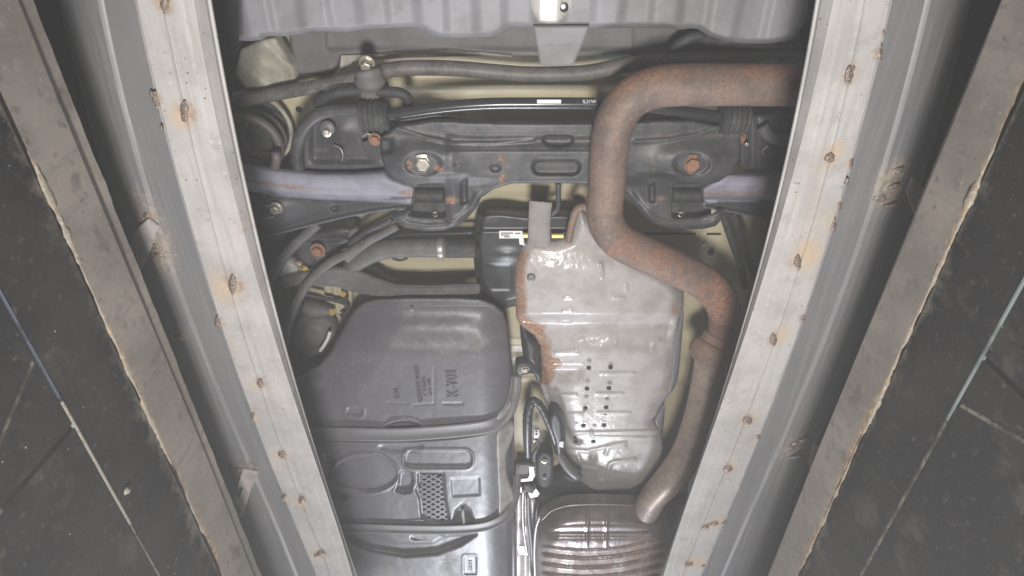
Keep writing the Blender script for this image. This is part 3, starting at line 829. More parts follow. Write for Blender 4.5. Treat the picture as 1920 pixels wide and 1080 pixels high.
tube('clip', [(680, 256, 1.508), (688, 251, 1.503), (696, 253, 1.505)], .0022, m_bright, car, 8)
# right hand twin, mostly hidden behind the rail
kb2 = relief('link_bracket', [(1372, 228), (1420, 214), (1470, 214), (1500, 235), (1500, 318), (1400, 318), (1384, 290)], 1.54, m_black, car, lambda px, py, d: -.012 * gs(px, 1445, 22) * gs(py, 250, 26) + .01 * gs(px, 1410, 8), step=3, n=5, rim=(8, .012))
tube('bracket_bar', [(1430, 236, 1.51), (1440, 252, 1.51), (1462, 262, 1.512), (1500, 262, 1.515)], .015, m_rear, car)
bolt(1385, 259, 1.512, 13, m_rbolt, car, True, label='rust covered bolt head')
bolt(1400, 270, 1.512, 4, m_bolt, car, False)
tube('clip', [(1430, 290, 1.53), (1431, 281, 1.527), (1440, 273, 1.527)], .0022, m_bright, kb2, 8)

# track rod with rubber bushes
tr = tube('track_rod', [(700, 217, 1.495), (738, 215, 1.495), (770, 210, 1.495), (820, 203, 1.495), (870, 198, 1.495), (930, 195, 1.495), (1000, 194.5, 1.495), (1130, 195, 1.495), (1200, 199, 1.495), (1260, 207, 1.495), (1320, 216, 1.495), (1375, 222, 1.495)], .0155, m_gloss, car, 18)
for (a, b) in ((703, 217), (1362, 222)):
    x0, x1 = (a - 27, a + 27) if a < 1000 else (a - 14, a + 40)
    tube('rubber_bush', [(x0, b, 1.49), (x0 + 3, b, 1.49), (a, b, 1.49), (x1 - 3, b, 1.49), (x1, b, 1.49)], [.028, .036, .038, .036, .028], m_rubber, tr, 22, 12, rmod=lambda s, an: .07 * math.sin(s * 480))
prism('rod_label', [(1007, 187), (1052, 187), (1052, 194), (1007, 194)], 1.477, .0015, m_white, tr, 0)
text('rod_print', 'IL21W', 1105, 190.5, 1.4768, 9, m_white, tr, 0, .0008)
for k in (1362, 1371):
    tube('clamp_ring', [(k, 222 - 8, 1.4775), (k, 222, 1.4745), (k, 222 + 8, 1.4775)], .003, m_bright, tr, 8)
prism('cross_stay', [(742, 224), (800, 214), (860, 222), (900, 228), (846, 232), (780, 236)], 1.515, .02, m_black, car, .002)
prism('cross_stay', [(1206, 228), (1250, 218), (1300, 218), (1352, 232), (1300, 240), (1230, 240)], 1.515, .02, m_black, car, .002)

# rear subframe
so = [(712, 262), (742, 236), (775, 232), (812, 226), (846, 226), (880, 229), (1000, 231), (1140, 230), (1200, 228), (1250, 226), (1300, 226), (1350, 236), (1388, 246), (1390, 290), (1374, 322), (1350, 340), (1318, 350), (1320, 392), (1356, 396), (1354, 410), (1342, 424), (1316, 430),
      (1286, 430), (1248, 427), (1228, 420), (1210, 409), (1200, 398), (1188, 384), (1172, 362), (1140, 348), (1100, 345), (1040, 343), (960, 344), (925, 355), (903, 370), (893, 390), (878, 408), (858, 424), (834, 432), (800, 434), (760, 428), (736, 412), (734, 403), (772, 392), (774, 350), (738, 336), (722, 318), (714, 290)]
op1 = [(777, 350), (786, 345), (828, 344), (833, 348), (836, 405), (828, 411), (778, 409), (762, 404), (776, 392)]
op2 = [(1262, 348), (1268, 344), (1308, 345), (1316, 352), (1320, 390), (1352, 394), (1340, 404), (1316, 410), (1264, 412), (1259, 407)]
def h_sub(px, py, d):
    h = -.018 * np.exp(-(np.hypot((px - 793) / 62, (py - 308) / 42)) ** 4) - .018 * np.exp(-(np.hypot((px - 1297) / 62, (py - 308) / 42)) ** 4)
    h += -.016 * (ss(334, 322, py)) * ((1 - ss(840, 905, px)) + ss(1180, 1235, px)) * ss(250, 300, py) * .6
    for cx_ in (793, 1297):
        q = np.hypot((px - cx_) / 38, (py - 308) / 24)
        h += .012 * (1 - ss(.75, 1.0, q))
    mid = ss(830, 850, px) * (1 - ss(1130, 1150, px))
    h += mid * (.012 * ss(252, 256, py) * (1 - ss(264, 282, py)) - .003 * gs(py, 257, 2.2) - .006 * ss(281, 284, py))
    h += -.005 * line(px, py, [(742, 240), (800, 258), (850, 268), (930, 268), (1000, 262)], 3.5) - .005 * line(px, py, [(1350, 236), (1310, 252), (1250, 262), (1190, 266)], 3.5)
    h += .016 * smask(px, py, ell(1046, 262, 28, 13), 3) * ss(250, 256, py)
    h += .022 * smask(px, py, rrect(1043, 313, 44, 14, 13), 3.5)
    h += .015 * smask(px, py, ell(929, 315, 9, 7), 2) + .008 * smask(px, py, ell(855, 308, 3, 3), 1)
    h += .022 * smask(px, py, [(864, 345), (874, 334), (876, 378), (866, 384)], 2) + .022 * smask(px, py, [(1216, 350), (1226, 344), (1228, 380), (1218, 378)], 2)
    h += .016 * smask(px, py, [(690, 255), (735, 262), (735, 285), (705, 290)], 5)
    h += -.007 * np.exp(-((d - 9) / 6) ** 2) * ss(345, 375, py)
    h += .014 * ss(330, 350, py) * (ss(845, 885, px) - ss(1190, 1222, px)) * (1 - ss(900, 960, px) * (1 - ss(1130, 1180, px)))
    return h + .002 * (fbm(px, py, 26, 8) - .5)
def r_sub(px, py, d):
    r = .8 * gs(px, 941, 7) * np.clip(gs(py, 298, 14) + gs(py, 335, 12), 0, 1) + .75 * np.exp(-(((px - 845) / 16) ** 2 + ((py - 375) / 10) ** 2)) + .5 * np.exp(-(((px - 1240) / 14) ** 2 + ((py - 372) / 8) ** 2))
    r += .75 * np.exp(-(((px - 822) / 11) ** 2 + ((py - 316) / 8) ** 2)) + .6 * np.exp(-(((px - 768) / 8) ** 2 + ((py - 308) / 12) ** 2))
    r += .35 * gs(py, 255, 4) * (px > 700) + .3 * (1 - ss(0, 5, d))
    return np.clip(r * (.5 + fbm(px, py, 14, 5)), 0, 1)
sf = relief('rear_subframe', so, 1.475, m_black, car, h_sub, step=2.5, skirt=.014, smooth=False, rust=r_sub, holes=[op1, op2], rim=(5, .006))
for (a, b, rr_, mm, l_) in ((793, 306, 19, m_bolt, 'clean zinc mounting bolt'), (1297, 307, 19, m_rbolt, 'rusty mounting bolt')):
    bs = disc(a, b, 1.466, 30, m_black, sf, 'bushing', ((.62, -.0), (.8, -.1), (.95, -.06), (1, .2)))
    bolt(a, b, 1.462, rr_, mm, sf, True, 'mounting_bolt', label=l_, tall=.8)
for (a, b) in ((804, 378), (1290, 378)):
    prism('bracket_back', [(a - 44, b - 42), (a + 44, b - 42), (a + 44, b + 40), (a - 44, b + 40)], 1.535, .006, m_rubber, sf, .002)
    bolt(a + (12 if a < 1000 else -14), b + 22, 1.531, 6, m_bolt, sf, False)
tube('arm_bush', [(834, 366, 1.528), (804, 366, 1.528), (776, 366, 1.528)], .021, m_rubber, sf, 18, 4)
tube('arm_bush', [(1260, 366, 1.528), (1290, 366, 1.528), (1316, 366, 1.528)], .021, m_rubber, sf, 18, 4)

# control arms
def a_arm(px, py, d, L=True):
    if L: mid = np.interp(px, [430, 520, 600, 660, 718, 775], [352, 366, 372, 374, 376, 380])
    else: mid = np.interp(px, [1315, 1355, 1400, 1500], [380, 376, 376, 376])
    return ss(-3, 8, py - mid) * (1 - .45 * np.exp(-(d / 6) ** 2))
def h_arm(px, py, d, L=True):
    if L:
        top = np.interp(px, [430, 520, 600, 660, 718, 775], [305, 319, 326, 326, 322, 346])
        mid = np.interp(px, [430, 520, 600, 660, 718, 775], [352, 366, 372, 374, 374, 374])
    else:
        top = np.interp(px, [1315, 1355, 1400, 1500], [352, 325, 328, 330])
        mid = np.interp(px, [1315, 1355, 1400, 1500], [374, 374, 374, 376])
    t = (py - top) / (mid - top)
    h = .042 * ss(.8, 1.2, t)                         # web sits higher than the rounded flange
    c = np.clip((t - .45) / .6, -1, 1)
    h += .022 * (c * c) * (t < 1.1)
    h += .003 * gs(t, .55, .05)
    h += -.018 * np.exp(-(d / 5) ** 2) * (t > 1.2)       # raised lower lip
    if L:
        h += -.02 * np.exp(-(((px - 519) / 34) ** 2 + ((py - 392) / 26) ** 2)) + .016 * smask(px, py, ell(627, 391, 7, 5), 1.5)
    return h
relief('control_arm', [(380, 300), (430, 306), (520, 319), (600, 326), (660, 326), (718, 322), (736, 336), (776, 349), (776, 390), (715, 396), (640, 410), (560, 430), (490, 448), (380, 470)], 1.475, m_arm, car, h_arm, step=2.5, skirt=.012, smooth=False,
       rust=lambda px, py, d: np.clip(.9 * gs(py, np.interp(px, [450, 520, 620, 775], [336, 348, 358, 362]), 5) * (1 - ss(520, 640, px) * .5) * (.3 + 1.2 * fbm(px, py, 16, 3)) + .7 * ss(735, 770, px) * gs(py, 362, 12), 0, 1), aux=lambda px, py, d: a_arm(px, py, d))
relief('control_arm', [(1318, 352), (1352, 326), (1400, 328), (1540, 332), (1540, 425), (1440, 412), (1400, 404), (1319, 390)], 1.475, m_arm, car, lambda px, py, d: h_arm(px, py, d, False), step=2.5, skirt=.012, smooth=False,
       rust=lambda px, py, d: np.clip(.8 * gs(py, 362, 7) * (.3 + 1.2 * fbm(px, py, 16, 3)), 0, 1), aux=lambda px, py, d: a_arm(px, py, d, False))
bolt(518, 390, 1.487, 12, m_bolt, car, True, tall=1.5, label='cream coloured bolt on the left control arm')
tube('clip', [(490, 384, 1.493), (504, 386, 1.49)], .002, m_bright, car, 8)
tube('clip', [(494, 411, 1.497), (512, 406, 1.495)], .0025, m_bright, car, 8)

# hoses, brake parts and filler pipe, left
relief('brake_caliper', [(560, 440), (590, 432), (628, 420), (660, 422), (668, 440), (664, 460), (640, 470), (632, 492), (604, 505), (570, 502), (548, 480)], 1.60, m_black, car, lambda px, py, d: .02 * ss(0, 14, 14 - d) - .01 * gs(px, 640, 30) * gs(py, 435, 20) + .015 * gs(py, 448 + (px - 590) * .02, 5) , step=3, n=5, rim=(8, .015))
bolt(596, 469, 1.575, 14, m_rbolt, car, True, label='large rusty bolt on the brake caliper')
disc(600, 482, 1.585, 14, m_strapm, car, 'washer', ((.2, -.2), (.9, -.2), (1, .2)))
prism('connector', [(656, 432), (668, 428), (674, 440), (666, 450), (668, 458), (658, 462), (650, 456)], 1.58, .02, m_strapm, car, .002)
disc(545, 494, 1.62, 22, m_whitep, car, 'white_cap', ((.3, -1.2), (.85, -1.15), (.95, -.9), (1, .2)))
disc(560, 496, 1.6, 12, m_pipe2, car, 'collar', ((.6, -.9), (.9, -.8), (.95, -.2), (.8, .2)))
bolt(573, 504, 1.575, 9, m_brass, car, False, 'brass_nut', tilt=(.5, .4))
prism('rear_beam', [(500, 526), (560, 514), (600, 506), (640, 503), (664, 506), (700, 522), (740, 536), (800, 538), (900, 534), (900, 552), (790, 558), (700, 556), (660, 549), (630, 539), (560, 535), (500, 550)], 1.545, .016, m_hose, car, .004)
relief('beam_boss', [(616, 498), (650, 494), (690, 508), (720, 526), (742, 538), (700, 536), (668, 528), (640, 526), (606, 520)], 1.588, m_black, car, lambda px, py, d: -.012 * ss(0, 14, d), step=3, n=5)
fr = relief('sensor_mount', [(606, 530), (628, 524), (662, 528), (658, 580), (640, 592), (612, 588)], 1.66, m_floor, car, lambda px, py, d: -.012 * line(px, py, [(626, 526), (634, 590)], 5), step=3, smooth=False)
tube('sensor_cable', [(560, 548, 1.60), (590, 556, 1.61), (624, 562, 1.61), (648, 570, 1.61), (652, 582, 1.61), (640, 592, 1.61)], .007, m_rubber, car)
tube('sensor_cable', [(648, 528, 1.61), (646, 548, 1.61), (648, 566, 1.61)], .010, m_black, car)
bolt(645, 551, 1.595, 6, m_brass, car, False, 'brass_nut', tilt=(0, .6))
bolt(624, 585, 1.595, 7, m_brass, car, False, 'brass_nut', tilt=(0, .8))
tube('actuator', [(570, 575, 1.60), (592, 582, 1.6), (612, 584, 1.60), (622, 586, 1.6)], [.026, .03, .02, .012], m_hose, car)
relief('actuator_body', [(560, 600), (590, 590), (620, 604), (628, 630), (610, 660), (575, 668), (552, 640)], 1.60, m_rear, car, lambda px, py, d: .03 * (1 - ss(0, 26, d)), step=3, n=5)
tube('white_tube', [(619, 622, 1.575), (614, 636, 1.57), (607, 648, 1.57), (600, 658, 1.575)], .006, m_white, car)
tube('brake_hose', [(498, 540, 1.55), (514, 512, 1.545), (534, 480, 1.54), (556, 456, 1.535), (580, 434, 1.53), (596, 420, 1.53)], .0145, m_hose, car)
tube('breather_hose', [(700, 445, 1.55), (680, 458, 1.54), (655, 474, 1.53), (630, 486, 1.525), (604, 504, 1.52), (582, 526, 1.515), (564, 552, 1.51), (550, 582, 1.51), (540, 612, 1.51), (532, 650, 1.515)], .0135, m_hose, car, label='pale grey hose curving past the fuel tank')
tube('stay_rod', [(745, 424, 1.535), (715, 440, 1.535), (690, 453, 1.535), (665, 470, 1.54), (648, 482, 1.54)], [.012, .012, .013, .016, .02], m_hose, car)
tube('stay_rod', [(735, 411, 1.54), (700, 428, 1.54), (672, 445, 1.545), (655, 458, 1.55)], .009, m_black, car)
fp = tube('filler_pipe', [(655, 505, 1.575), (672, 490, 1.57), (692, 478, 1.567), (716, 469, 1.565), (745, 465, 1.565), (790, 464, 1.565), (838, 465, 1.565)], [.026, .029, .030, .030, .030, .030, .030], m_hose, car, 20,
          rust=lambda u, d, V: .8 * (u < .2))
tube('hose_end', [(834, 465, 1.565), (850, 465, 1.565), (866, 465, 1.565), (892, 465, 1.565)], [.029, .031, .030, .030], m_rubber, car, 20)
cl = tube('hose_clamp', [(820, 465, 1.565), (823, 465, 1.565), (829, 465, 1.565), (832, 465, 1.565)], [.0305, .032, .032, .0305], m_bright, car, 24)
bolt(826, 484, 1.56, 6, m_bolt, cl, True)
tube('vent_pipe', [(700, 462, 1.585), (730, 446, 1.585), (765, 439, 1.585), (820, 438, 1.585), (890, 436, 1.585)], .008, m_gloss, car)
tube('pipe_clip', [(736, 484, 1.57), (750, 488, 1.565), (764, 484, 1.57)], .004, m_rubber, car)

# charcoal canister
def h_can(px, py, d):
    return .05 * (1 - ss(0, 16, d)) + .012 * smask(px, py, [(880, 385), (1110, 385), (1110, 432), (880, 432)], 3) + .004 * smask(px, py, rrect(930, 520, 30, 24, 6), 2) - .01 * gs(py, 478, 12) * gs(px, 950, 26)
cn = relief('charcoal_canister', [(887, 452), (892, 412), (897, 398), (910, 391), (940, 389), (990, 394), (1085, 398), (1090, 480), (1040, 560), (975, 572), (945, 578), (925, 570), (905, 552), (892, 520)], 1.56, m_gloss, car, h_can, step=3, skirt=.09, lean=.6, n=5, rim=None)
m_can = mat('satin_black_plastic', (.045, .045, .048), .38, var=[(14, (.065, .064, .068), .4, .65, .8)], bump=(300, .12))
cn.data.materials[0] = m_can
lb = prism('paper_label', [(936, 433), (979, 433), (984, 461), (974, 458), (973, 447), (936, 447)], 1.557, .002, m_white, cn, 0)
for k, (a, b, c) in enumerate(((939, 962, 436.5), (939, 955, 440), (945, 956, 443.5), (966, 976, 437))):
    prism('print', [(a, c), (b, c), (b, c + 1.6), (a, c + 1.6)], 1.5562, .001, m_ink, lb, 0)
tube('wing_clip', [(882, 566, 1.555), (898, 572, 1.55), (914, 575, 1.548), (924, 573, 1.548), (938, 577, 1.55)], [.004, .005, .004, .003, .002], m_hose, cn, 8, label='torn pale clip at the canister foot')
tube('drain_ring', ell(954, 560, 6, 4, 12), .0016, m_bolt, cn, 6) if False else None

# tank straps' neighbours on the tunnel
band('support_strap', [(1014, 378), (1012, 400), (1011, 430), (1010, 462)], [22, 21, 21, 22], 1.515, m_strapb, car, prof=((-1, .003), (-.93, 0), (-.5, .0006), (0, .0008), (.5, .0006), (.93, 0), (1, .003)), zz=[1.52, 1.515, 1.51, 1.50])
tube('hanger_hook', [(1047, 344, 1.53), (1047, 365, 1.53), (1047, 382, 1.53), (1044, 393, 1.53), (1034, 402, 1.53)], .0075, m_black, car)
tube('brass_stub', [(981, 441, 1.525), (985, 441, 1.525), (992, 441, 1.525)], .0075, m_brass, car)
tube('brass_stub', [(1034, 442, 1.525), (1045, 442, 1.525), (1057, 442, 1.525)], .007, m_brass, car)

# silver heat shield
ho = [(990, 448), (976, 462), (967, 486), (965, 520), (966, 560), (968, 596), (978, 614), (1002, 630), (1013, 648), (1014, 680), (1013, 720), (1020, 742), (1036, 766), (1056, 780), (1059, 812), (1057, 852), (1064, 868), (1078, 886), (1088, 906), (1100, 918), (1120, 920), (1150, 919), (1184, 917), (1202, 908), (1222, 888), (1238, 868), (1243, 840), (1240, 808), (1226, 788), (1238, 762), (1254, 740),
      (1262, 716), (1264, 680), (1266, 640), (1273, 600), (1281, 572), (1282, 545), (1262, 524), (1240, 510), (1190, 482), (1152, 458), (1128, 434), (1110, 410), (1092, 392), (1082, 392), (1074, 420), (1066, 444), (1040, 450)]
dots = [(1104, 690), (1145, 689), (1101, 729), (1142, 728), (1098, 765), (1137, 764), (1094, 798), (1133, 797), (1079, 829), (1113, 828)]
def h_sh(px, py, d):
    h = .028 * ss(520, 455, py)                                   # top shoulder
    h += -.016 * gs(py, 470, 8) * 0
    h += .030 * (ss(586, 608, py) - ss(612, 664, py)) * ss(0, 20, d)       # second shoulder
    h += .012 * (ss(682, 694, py) - ss(696, 724, py)) * (1 - ss(1080, 1100, px))
    h += .030 * np.clip(1 - d / 24, 0, 1) ** 2                            # rolled edge
    for (xa, xb, yc) in ((1058, 1072, 559), (1150, 1168, 558), (1056, 1072, 582), (1048, 1069, 603), (1152, 1192, 600), (1042, 1082, 661), (1127, 1190, 700), (1026, 1080, 740), (1120, 1166, 738), (1122, 1180, 774), (1060, 1090, 776)):
        h += -.004 * line(px, py, [(xa, yc), (xb, yc)], 2.6)
    h += -.005 * line(px, py, [(1126, 494), (1129, 506), (1128, 520)], 3) - .004 * line(px, py, [(1174, 536), (1174, 543)], 3) - .004 * line(px, py, [(1222, 655), (1226, 644), (1236, 636)], 3)
    h += -.008 * line(px, py, [(1100, 700), (1094, 800)], 26) * 0
    h += .5 * ((px - (1087 + (py - 490) * .6)) / 650) ** 2
    # lower embossing
    em = [(1060, 848), (1082, 850), (1092, 878), (1120, 880), (1121, 902), (1137, 902), (1143, 870), (1150, 866), (1190, 861)]
    h += -.006 * line(px, py, em, 3.2)
    h += -.005 * line(px, py, [(1060, 842), (1100, 846), (1150, 834), (1172, 830)], 3) - .005 * line(px, py, [(1172, 836), (1140, 840), (1135, 852)], 3)
    h += -.005 * line(px, py, [(1066, 812), (1240, 808)], 2.5) - .004 * line(px, py, [(1108, 808), (1110, 818), (1240, 822)], 2.5)
    h += .012 * gs(px, 1112, 6) * gs(py, 857, 9)
    for (a, b) in dots: h += .0025 * np.exp(-(((px - a) / 4) ** 2 + ((py - b) / 3.2) ** 2)) - .001 * np.exp(-(((px - a) / 9) ** 2 + ((py - b) / 8) ** 2))
    h += -.01 * gs(px, 1080 + (py - 700) * -.12, 34) * ss(690, 720, py) * (1 - ss(800, 850, py))
    h += .010 * ss(1200, 1262, px + (py - 640) * .2) * ss(640, 660, py)
    h += (.0010 + .004 * ss(815, 850, py)) * (fbm(px, py, 22, 31) - .5) + .004 * (fbm(px, py, 70, 3) - .5)
    h += .0022 * (fbm(px, py, 7, 32, 2) - .5) * np.clip(np.exp(-(((px - 1040) / 55) ** 2 + ((py - 492) / 24) ** 2)) + np.exp(-(((px - 1112) / 60) ** 2 + ((py - 638) / 20) ** 2)) + np.exp(-(((px - 1066) / 16) ** 2 + ((py - 706) / 14) ** 2)), 0, 1)
    return h
def r_sh(px, py, d):
    n = fbm(px, py, 16, 71)
    left = (1 - ss(1030, 1060, px)) * (1 - ss(700, 730, py))
    r = left * (1 - ss(10, 34, d)) * ss(455, 480, py) * (.45 + 1.0 * n)
    r += .95 * smask(px, py, [(1012, 672), (1048, 671), (1056, 684), (1044, 690), (1040, 708), (1030, 722), (1010, 720)], 3) * (.55 + .8 * n)
    r += .75 * np.exp(-(((px - 1268) / 15) ** 2 + ((py - 580) / 14) ** 2)) * (.3 + 1.2 * n)
    r += .5 * gs(py, 614, 14) * (1 - ss(1010, 1070, px)) * n * 1.5
    r += .65 * ss(1130, 1060, px) * 0 + .7 * (1 - ss(0, 16, d)) * ss(1060, 1085, px) * (1 - ss(440, 470, py)) * (.4 + n)
    r += .35 * (1 - ss(0, 8, d)) * ss(1180, 1240, px) * (.2 + n) + .40 * np.exp(-(((px - 1140) / 20) ** 2 + ((py - 505) / 20) ** 2)) * n
    return np.clip(r, 0, 1)
def a_sh(px, py, d):
    return np.clip(.7 * ss(800, 850, py) * fbm(px, py, 40, 14) + .6 * np.exp(-(((px - 1112) / 8) ** 2 + ((py - 857) / 11) ** 2)), 0, 1)
hs = relief('heat_shield', ho, 1.50, m_shield, car, h_sh, step=2, skirt=.02, smooth=False, rust=r_sh, aux=a_sh, rim=(5, .006))
for (a, b) in dots:
    g_ = disc(a, b, 1.4985, 4.6, m_dark, hs, 'shield_hole', ((.45, -.12), (.95, -.1), (1, .2)), 18)
disc(996, 522, 1.4985, 8, m_chan, hs, 'shield_hole', ((.4, -.05), (.9, -.1), (1, .2)), 22, label='larger round hole near the rusty left edge')
relief('shield_flap', [(1226, 792), (1236, 770), (1246, 762), (1244, 800), (1240, 812)], 1.53, m_strapm, car, None, step=3, n=4)
relief('side_flange', [(1262, 640), (1272, 606), (1282, 580), (1278, 640), (1270, 712), (1254, 738), (1258, 690)], 1.535, m_strapm, car, None, step=3, n=4)
relief('tunnel_bracket', [(976, 600), (992, 624), (1012, 648), (1016, 700), (1010, 718), (996, 690), (984, 676), (977, 640)], 1.55, m_can, car, lambda px, py, d: .02 * (1 - ss(0, 12, d)) + .01 * line(px, py, [(1010, 650), (1004, 670), (1010, 690)], 3), step=2.5, n=5)
bkt = relief('tunnel_clip', [(966, 690), (972, 682), (996, 682), (1006, 694), (1010, 712), (998, 700), (972, 704)], 1.56, m_black, car, None, step=2.5, n=4)
bolt(985, 692, 1.552, 8, m_bolt, bkt, True)

# exhaust: tail pipe, flange, intermediate pipe
def r_tail(u, d, V):
    n = fbm(V[:, 0], V[:, 1] + V[:, 2], .022, 15); n2 = fbm(V[:, 0] + V[:, 2], V[:, 1], .14, 18, 3)
    return np.clip((.22 + .4 * ss(.2, .7, -d[:, 1]) * (u < .35) + .45 * ss(.45, .72, u)) * (.1 + 1.5 * n) * (.2 + 1.6 * n2), 0, 1)
tube('tail_pipe', [(1640, 160, 1.43), (1500, 160, 1.42), (1400, 159, 1.415), (1320, 159, 1.41), (1262, 160, 1.41), (1222, 166, 1.41), (1186, 183, 1.41), (1160, 212, 1.41), (1147, 250, 1.41), (1141, 300, 1.41), (1138, 350, 1.41), (1134, 395, 1.41), (1140, 425, 1.41), (1160, 450, 1.41), (1195, 470, 1.41), (1240, 490, 1.415), (1290, 513, 1.42), (1328, 537, 1.425), (1353, 568, 1.43), (1359, 600, 1.44), (1352, 632, 1.44), (1342, 662, 1.435)],
     [.048] * 12 + [.049, .050, .050, .050, .050, .050, .049, .047, .046, .046], m_pipe, car, 28, 8, rust=r_tail, label='heavily rusted exhaust tail pipe bent over the subframe')
tube('pipe_flange', [(1350, 628, 1.43), (1343, 642, 1.425), (1338, 652, 1.42), (1336, 660, 1.42), (1335, 668, 1.42)], [.047, .052, .068, .069, .053], m_pipe, car, 28, 6, rust=lambda u, d, V: .3 + .5 * fbm(V[:, 0], V[:, 2], .03, 2))
def r_mid(u, d, V):
    n = fbm(V[:, 0], V[:, 1], .04, 25)
    return np.clip(.75 * gs(d[:, 0], .5, .3) * (.3 + n) + .45 * gs(d[:, 0], -.9, .3), 0, 1)
tube('intermediate_pipe', [(1333, 664, 1.425), (1330, 700, 1.422), (1318, 760, 1.42), (1302, 815, 1.418), (1282, 862, 1.415), (1252, 902, 1.414), (1227, 930, 1.445), (1209, 958, 1.485), (1192, 990, 1.55)],
     [.048, .051, .052, .053, .053, .052, .049, .047, .045], m_pipe2, car, 28, 8, rust=r_mid)
tube('inlet_collar', [(1226, 933, 1.448), (1221, 940, 1.456), (1212, 954, 1.478), (1204, 968, 1.505), (1196, 984, 1.535)], [.046, .050, .052, .052, .05], m_muff, car, 24, 6, rust=lambda u, d, V: .5 + 0 * u)
tube('exhaust_hanger', [(1066, 452, 1.49), (1070, 430, 1.48), (1075, 408, 1.47), (1082, 392, 1.465), (1092, 387, 1.46), (1102, 392, 1.455), (1110, 408, 1.45), (1114, 430, 1.445), (1120, 446, 1.45)], .0105, m_pipe, car, 12, rust=lambda u, d, V: .45 + 0 * u)
prism('hanger_wedge', [(1098, 372), (1108, 366), (1112, 378), (1098, 388)], 1.50, .01, m_pipe2, car, .001)

# muffler
def h_mu(px, py, d):
    h = .075 * np.clip(1 - d / 48, 0, 1) ** 2.2
    h += .035 * ss(1022, 952, py) - .012 * gs(py, 972, 9) * 0
    h += .012 * gs(py, 1000, 8) * ss(1020, 1045, px) * (1 - ss(1210, 1240, px))
    v = py + .0012 * (px - 1100) ** 2
    h += -.0055 * np.cos((v - 1034) / 17.5 * 2 * math.pi) * ss(1024, 1034, v) * ss(6, 20, d)
    up = 1 - ss(1024, 1030, py)
    h += up * (-.004 * line(px, py, [(1102, 946), (1100, 1028)], 2.5) - .004 * line(px, py, [(1138, 946), (1136, 1028)], 2.5))
    h += .02 * np.exp(-(((px - 1200) / 26) ** 2 + ((py - 966) / 14) ** 2))
    h += .004 * (fbm(px, py, 16, 44) - .5) * ss(1000, 1020, py)
    return h
def r_mu(px, py, d):
    n = fbm(px, py, 20, 61)
    return np.clip((.42 * ss(996, 1030, py) + .45 * ss(1150, 1230, px) * ss(960, 985, py)) * (.3 + 1.2 * n) + .15 * n, 0, 1)
mu = relief('muffler', [(1006, 1160), (1003, 1080), (1004, 1020), (1010, 985), (1024, 964), (1048, 951), (1080, 946), (1120, 945), (1160, 946), (1190, 947), (1226, 958), (1248, 975), (1257, 1000), (1256, 1050), (1240, 1110), (1228, 1160)], 1.40, m_muff, car, h_mu, step=2, skirt=.05, smooth=True, rust=r_mu, n=4, rim=(4, .005))
tube('end_bead', [(1016, 975, 1.437), (1034, 958, 1.437), (1060, 949, 1.436), (1100, 946, 1.436), (1150, 946, 1.436), (1188, 948, 1.436)], .003, m_muff, mu, 8)
relief('tunnel_shield', [(1008, 925), (1030, 905), (1060, 890), (1090, 905), (1130, 912), (1190, 912), (1250, 880), (1290, 850), (1290, 960), (1260, 1000), (1260, 1200), (1000, 1200), (1000, 960)], 1.58, m_can, car, lambda px, py, d: .015 * gs(py, 925, 10), step=4, smooth=False)
rimv = tube('side_seam', [(1012, 968, 1.43), (1005, 990, 1.43), (1002, 1030, 1.43), (1003, 1080, 1.43), (1004, 1140, 1.43)], .0065, m_bright, mu, 10, rmod=lambda s, a: .12 * math.sin(s * 300))

# cables, brackets and lines between tank and shield
tube('harness_cover', [(990, 856, 1.52), (989, 830, 1.51), (989, 800, 1.505), (990, 775, 1.505), (996, 755, 1.505), (1004, 752, 1.505), (1014, 762, 1.505), (1024, 782, 1.505), (1034, 806, 1.505), (1042, 832, 1.51)], [.012, .015, .017, .017, .016, .014, .014, .014, .013, .011], m_can, car, 14, rmod=lambda s, a: .05 * math.sin(s * 200 + 3 * a))
relief('cable_guard', [(1030, 776), (1044, 770), (1054, 782), (1059, 800), (1058, 850), (1048, 860), (1040, 850), (1036, 826), (1028, 800)], 1.49, m_can, car, lambda px, py, d: .012 * (1 - ss(0, 8, d)), step=2.5, n=5)
prism('guard_clip', [(1049, 828), (1057, 828), (1056, 840), (1048, 838)], 1.487, .004, m_bright, car, .0008)
tube('drain_pipe', [(1046, 848, 1.50), (1056, 864, 1.495), (1068, 880, 1.49), (1082, 892, 1.487)], [.012, .016, .018, .017], m_strapm, car, 16)
relief('pipe_mouth', [(1060, 892), (1076, 894), (1086, 888), (1092, 894), (1086, 902), (1068, 902)], 1.476, m_dark, car, None, step=2, n=4, skirt=.01, rim=None)
hp = relief('hanger_plate', [(1006, 862), (1010, 850), (1022, 845), (1034, 851), (1038, 864), (1037, 896), (1030, 910), (1018, 913), (1007, 902)], 1.50, m_rubber, car, lambda px, py, d: .006 * (1 - ss(0, 6, d)), step=2.5, n=5)
bolt(1021, 865, 1.498, 5.5, m_bolt, hp, True)
bolt(1021, 895, 1.498, 4.5, m_strapm, hp, True)
prism('line_bracket', [(967, 871), (1003, 872), (1004, 895), (998, 903), (973, 903), (967, 895)], 1.555, .01, m_rear, car, .002)
prism('line_clip', [(992, 875), (1001, 875), (1003, 892), (998, 902), (972, 904), (974, 899), (990, 897), (993, 890)], 1.545, .006, m_bright, car, .001)
prism('line_clip', [(972, 915), (990, 910), (1006, 917), (1012, 926), (1008, 932), (994, 934), (990, 922), (976, 924)], 1.545, .008, m_bright, car, .001)
prism('clip_shadow_patch', [(976, 912), (984, 909), (1004, 918), (998, 926), (984, 922)], 1.541, .004, m_rubber, car, .001)  # black slab stands in for the shadow on the clip
tube('fuel_line', [(981, 918, 1.535), (980, 950, 1.535), (981, 985, 1.535), (984, 1010, 1.535), (988, 1035, 1.535)], .0062, m_bright, car)
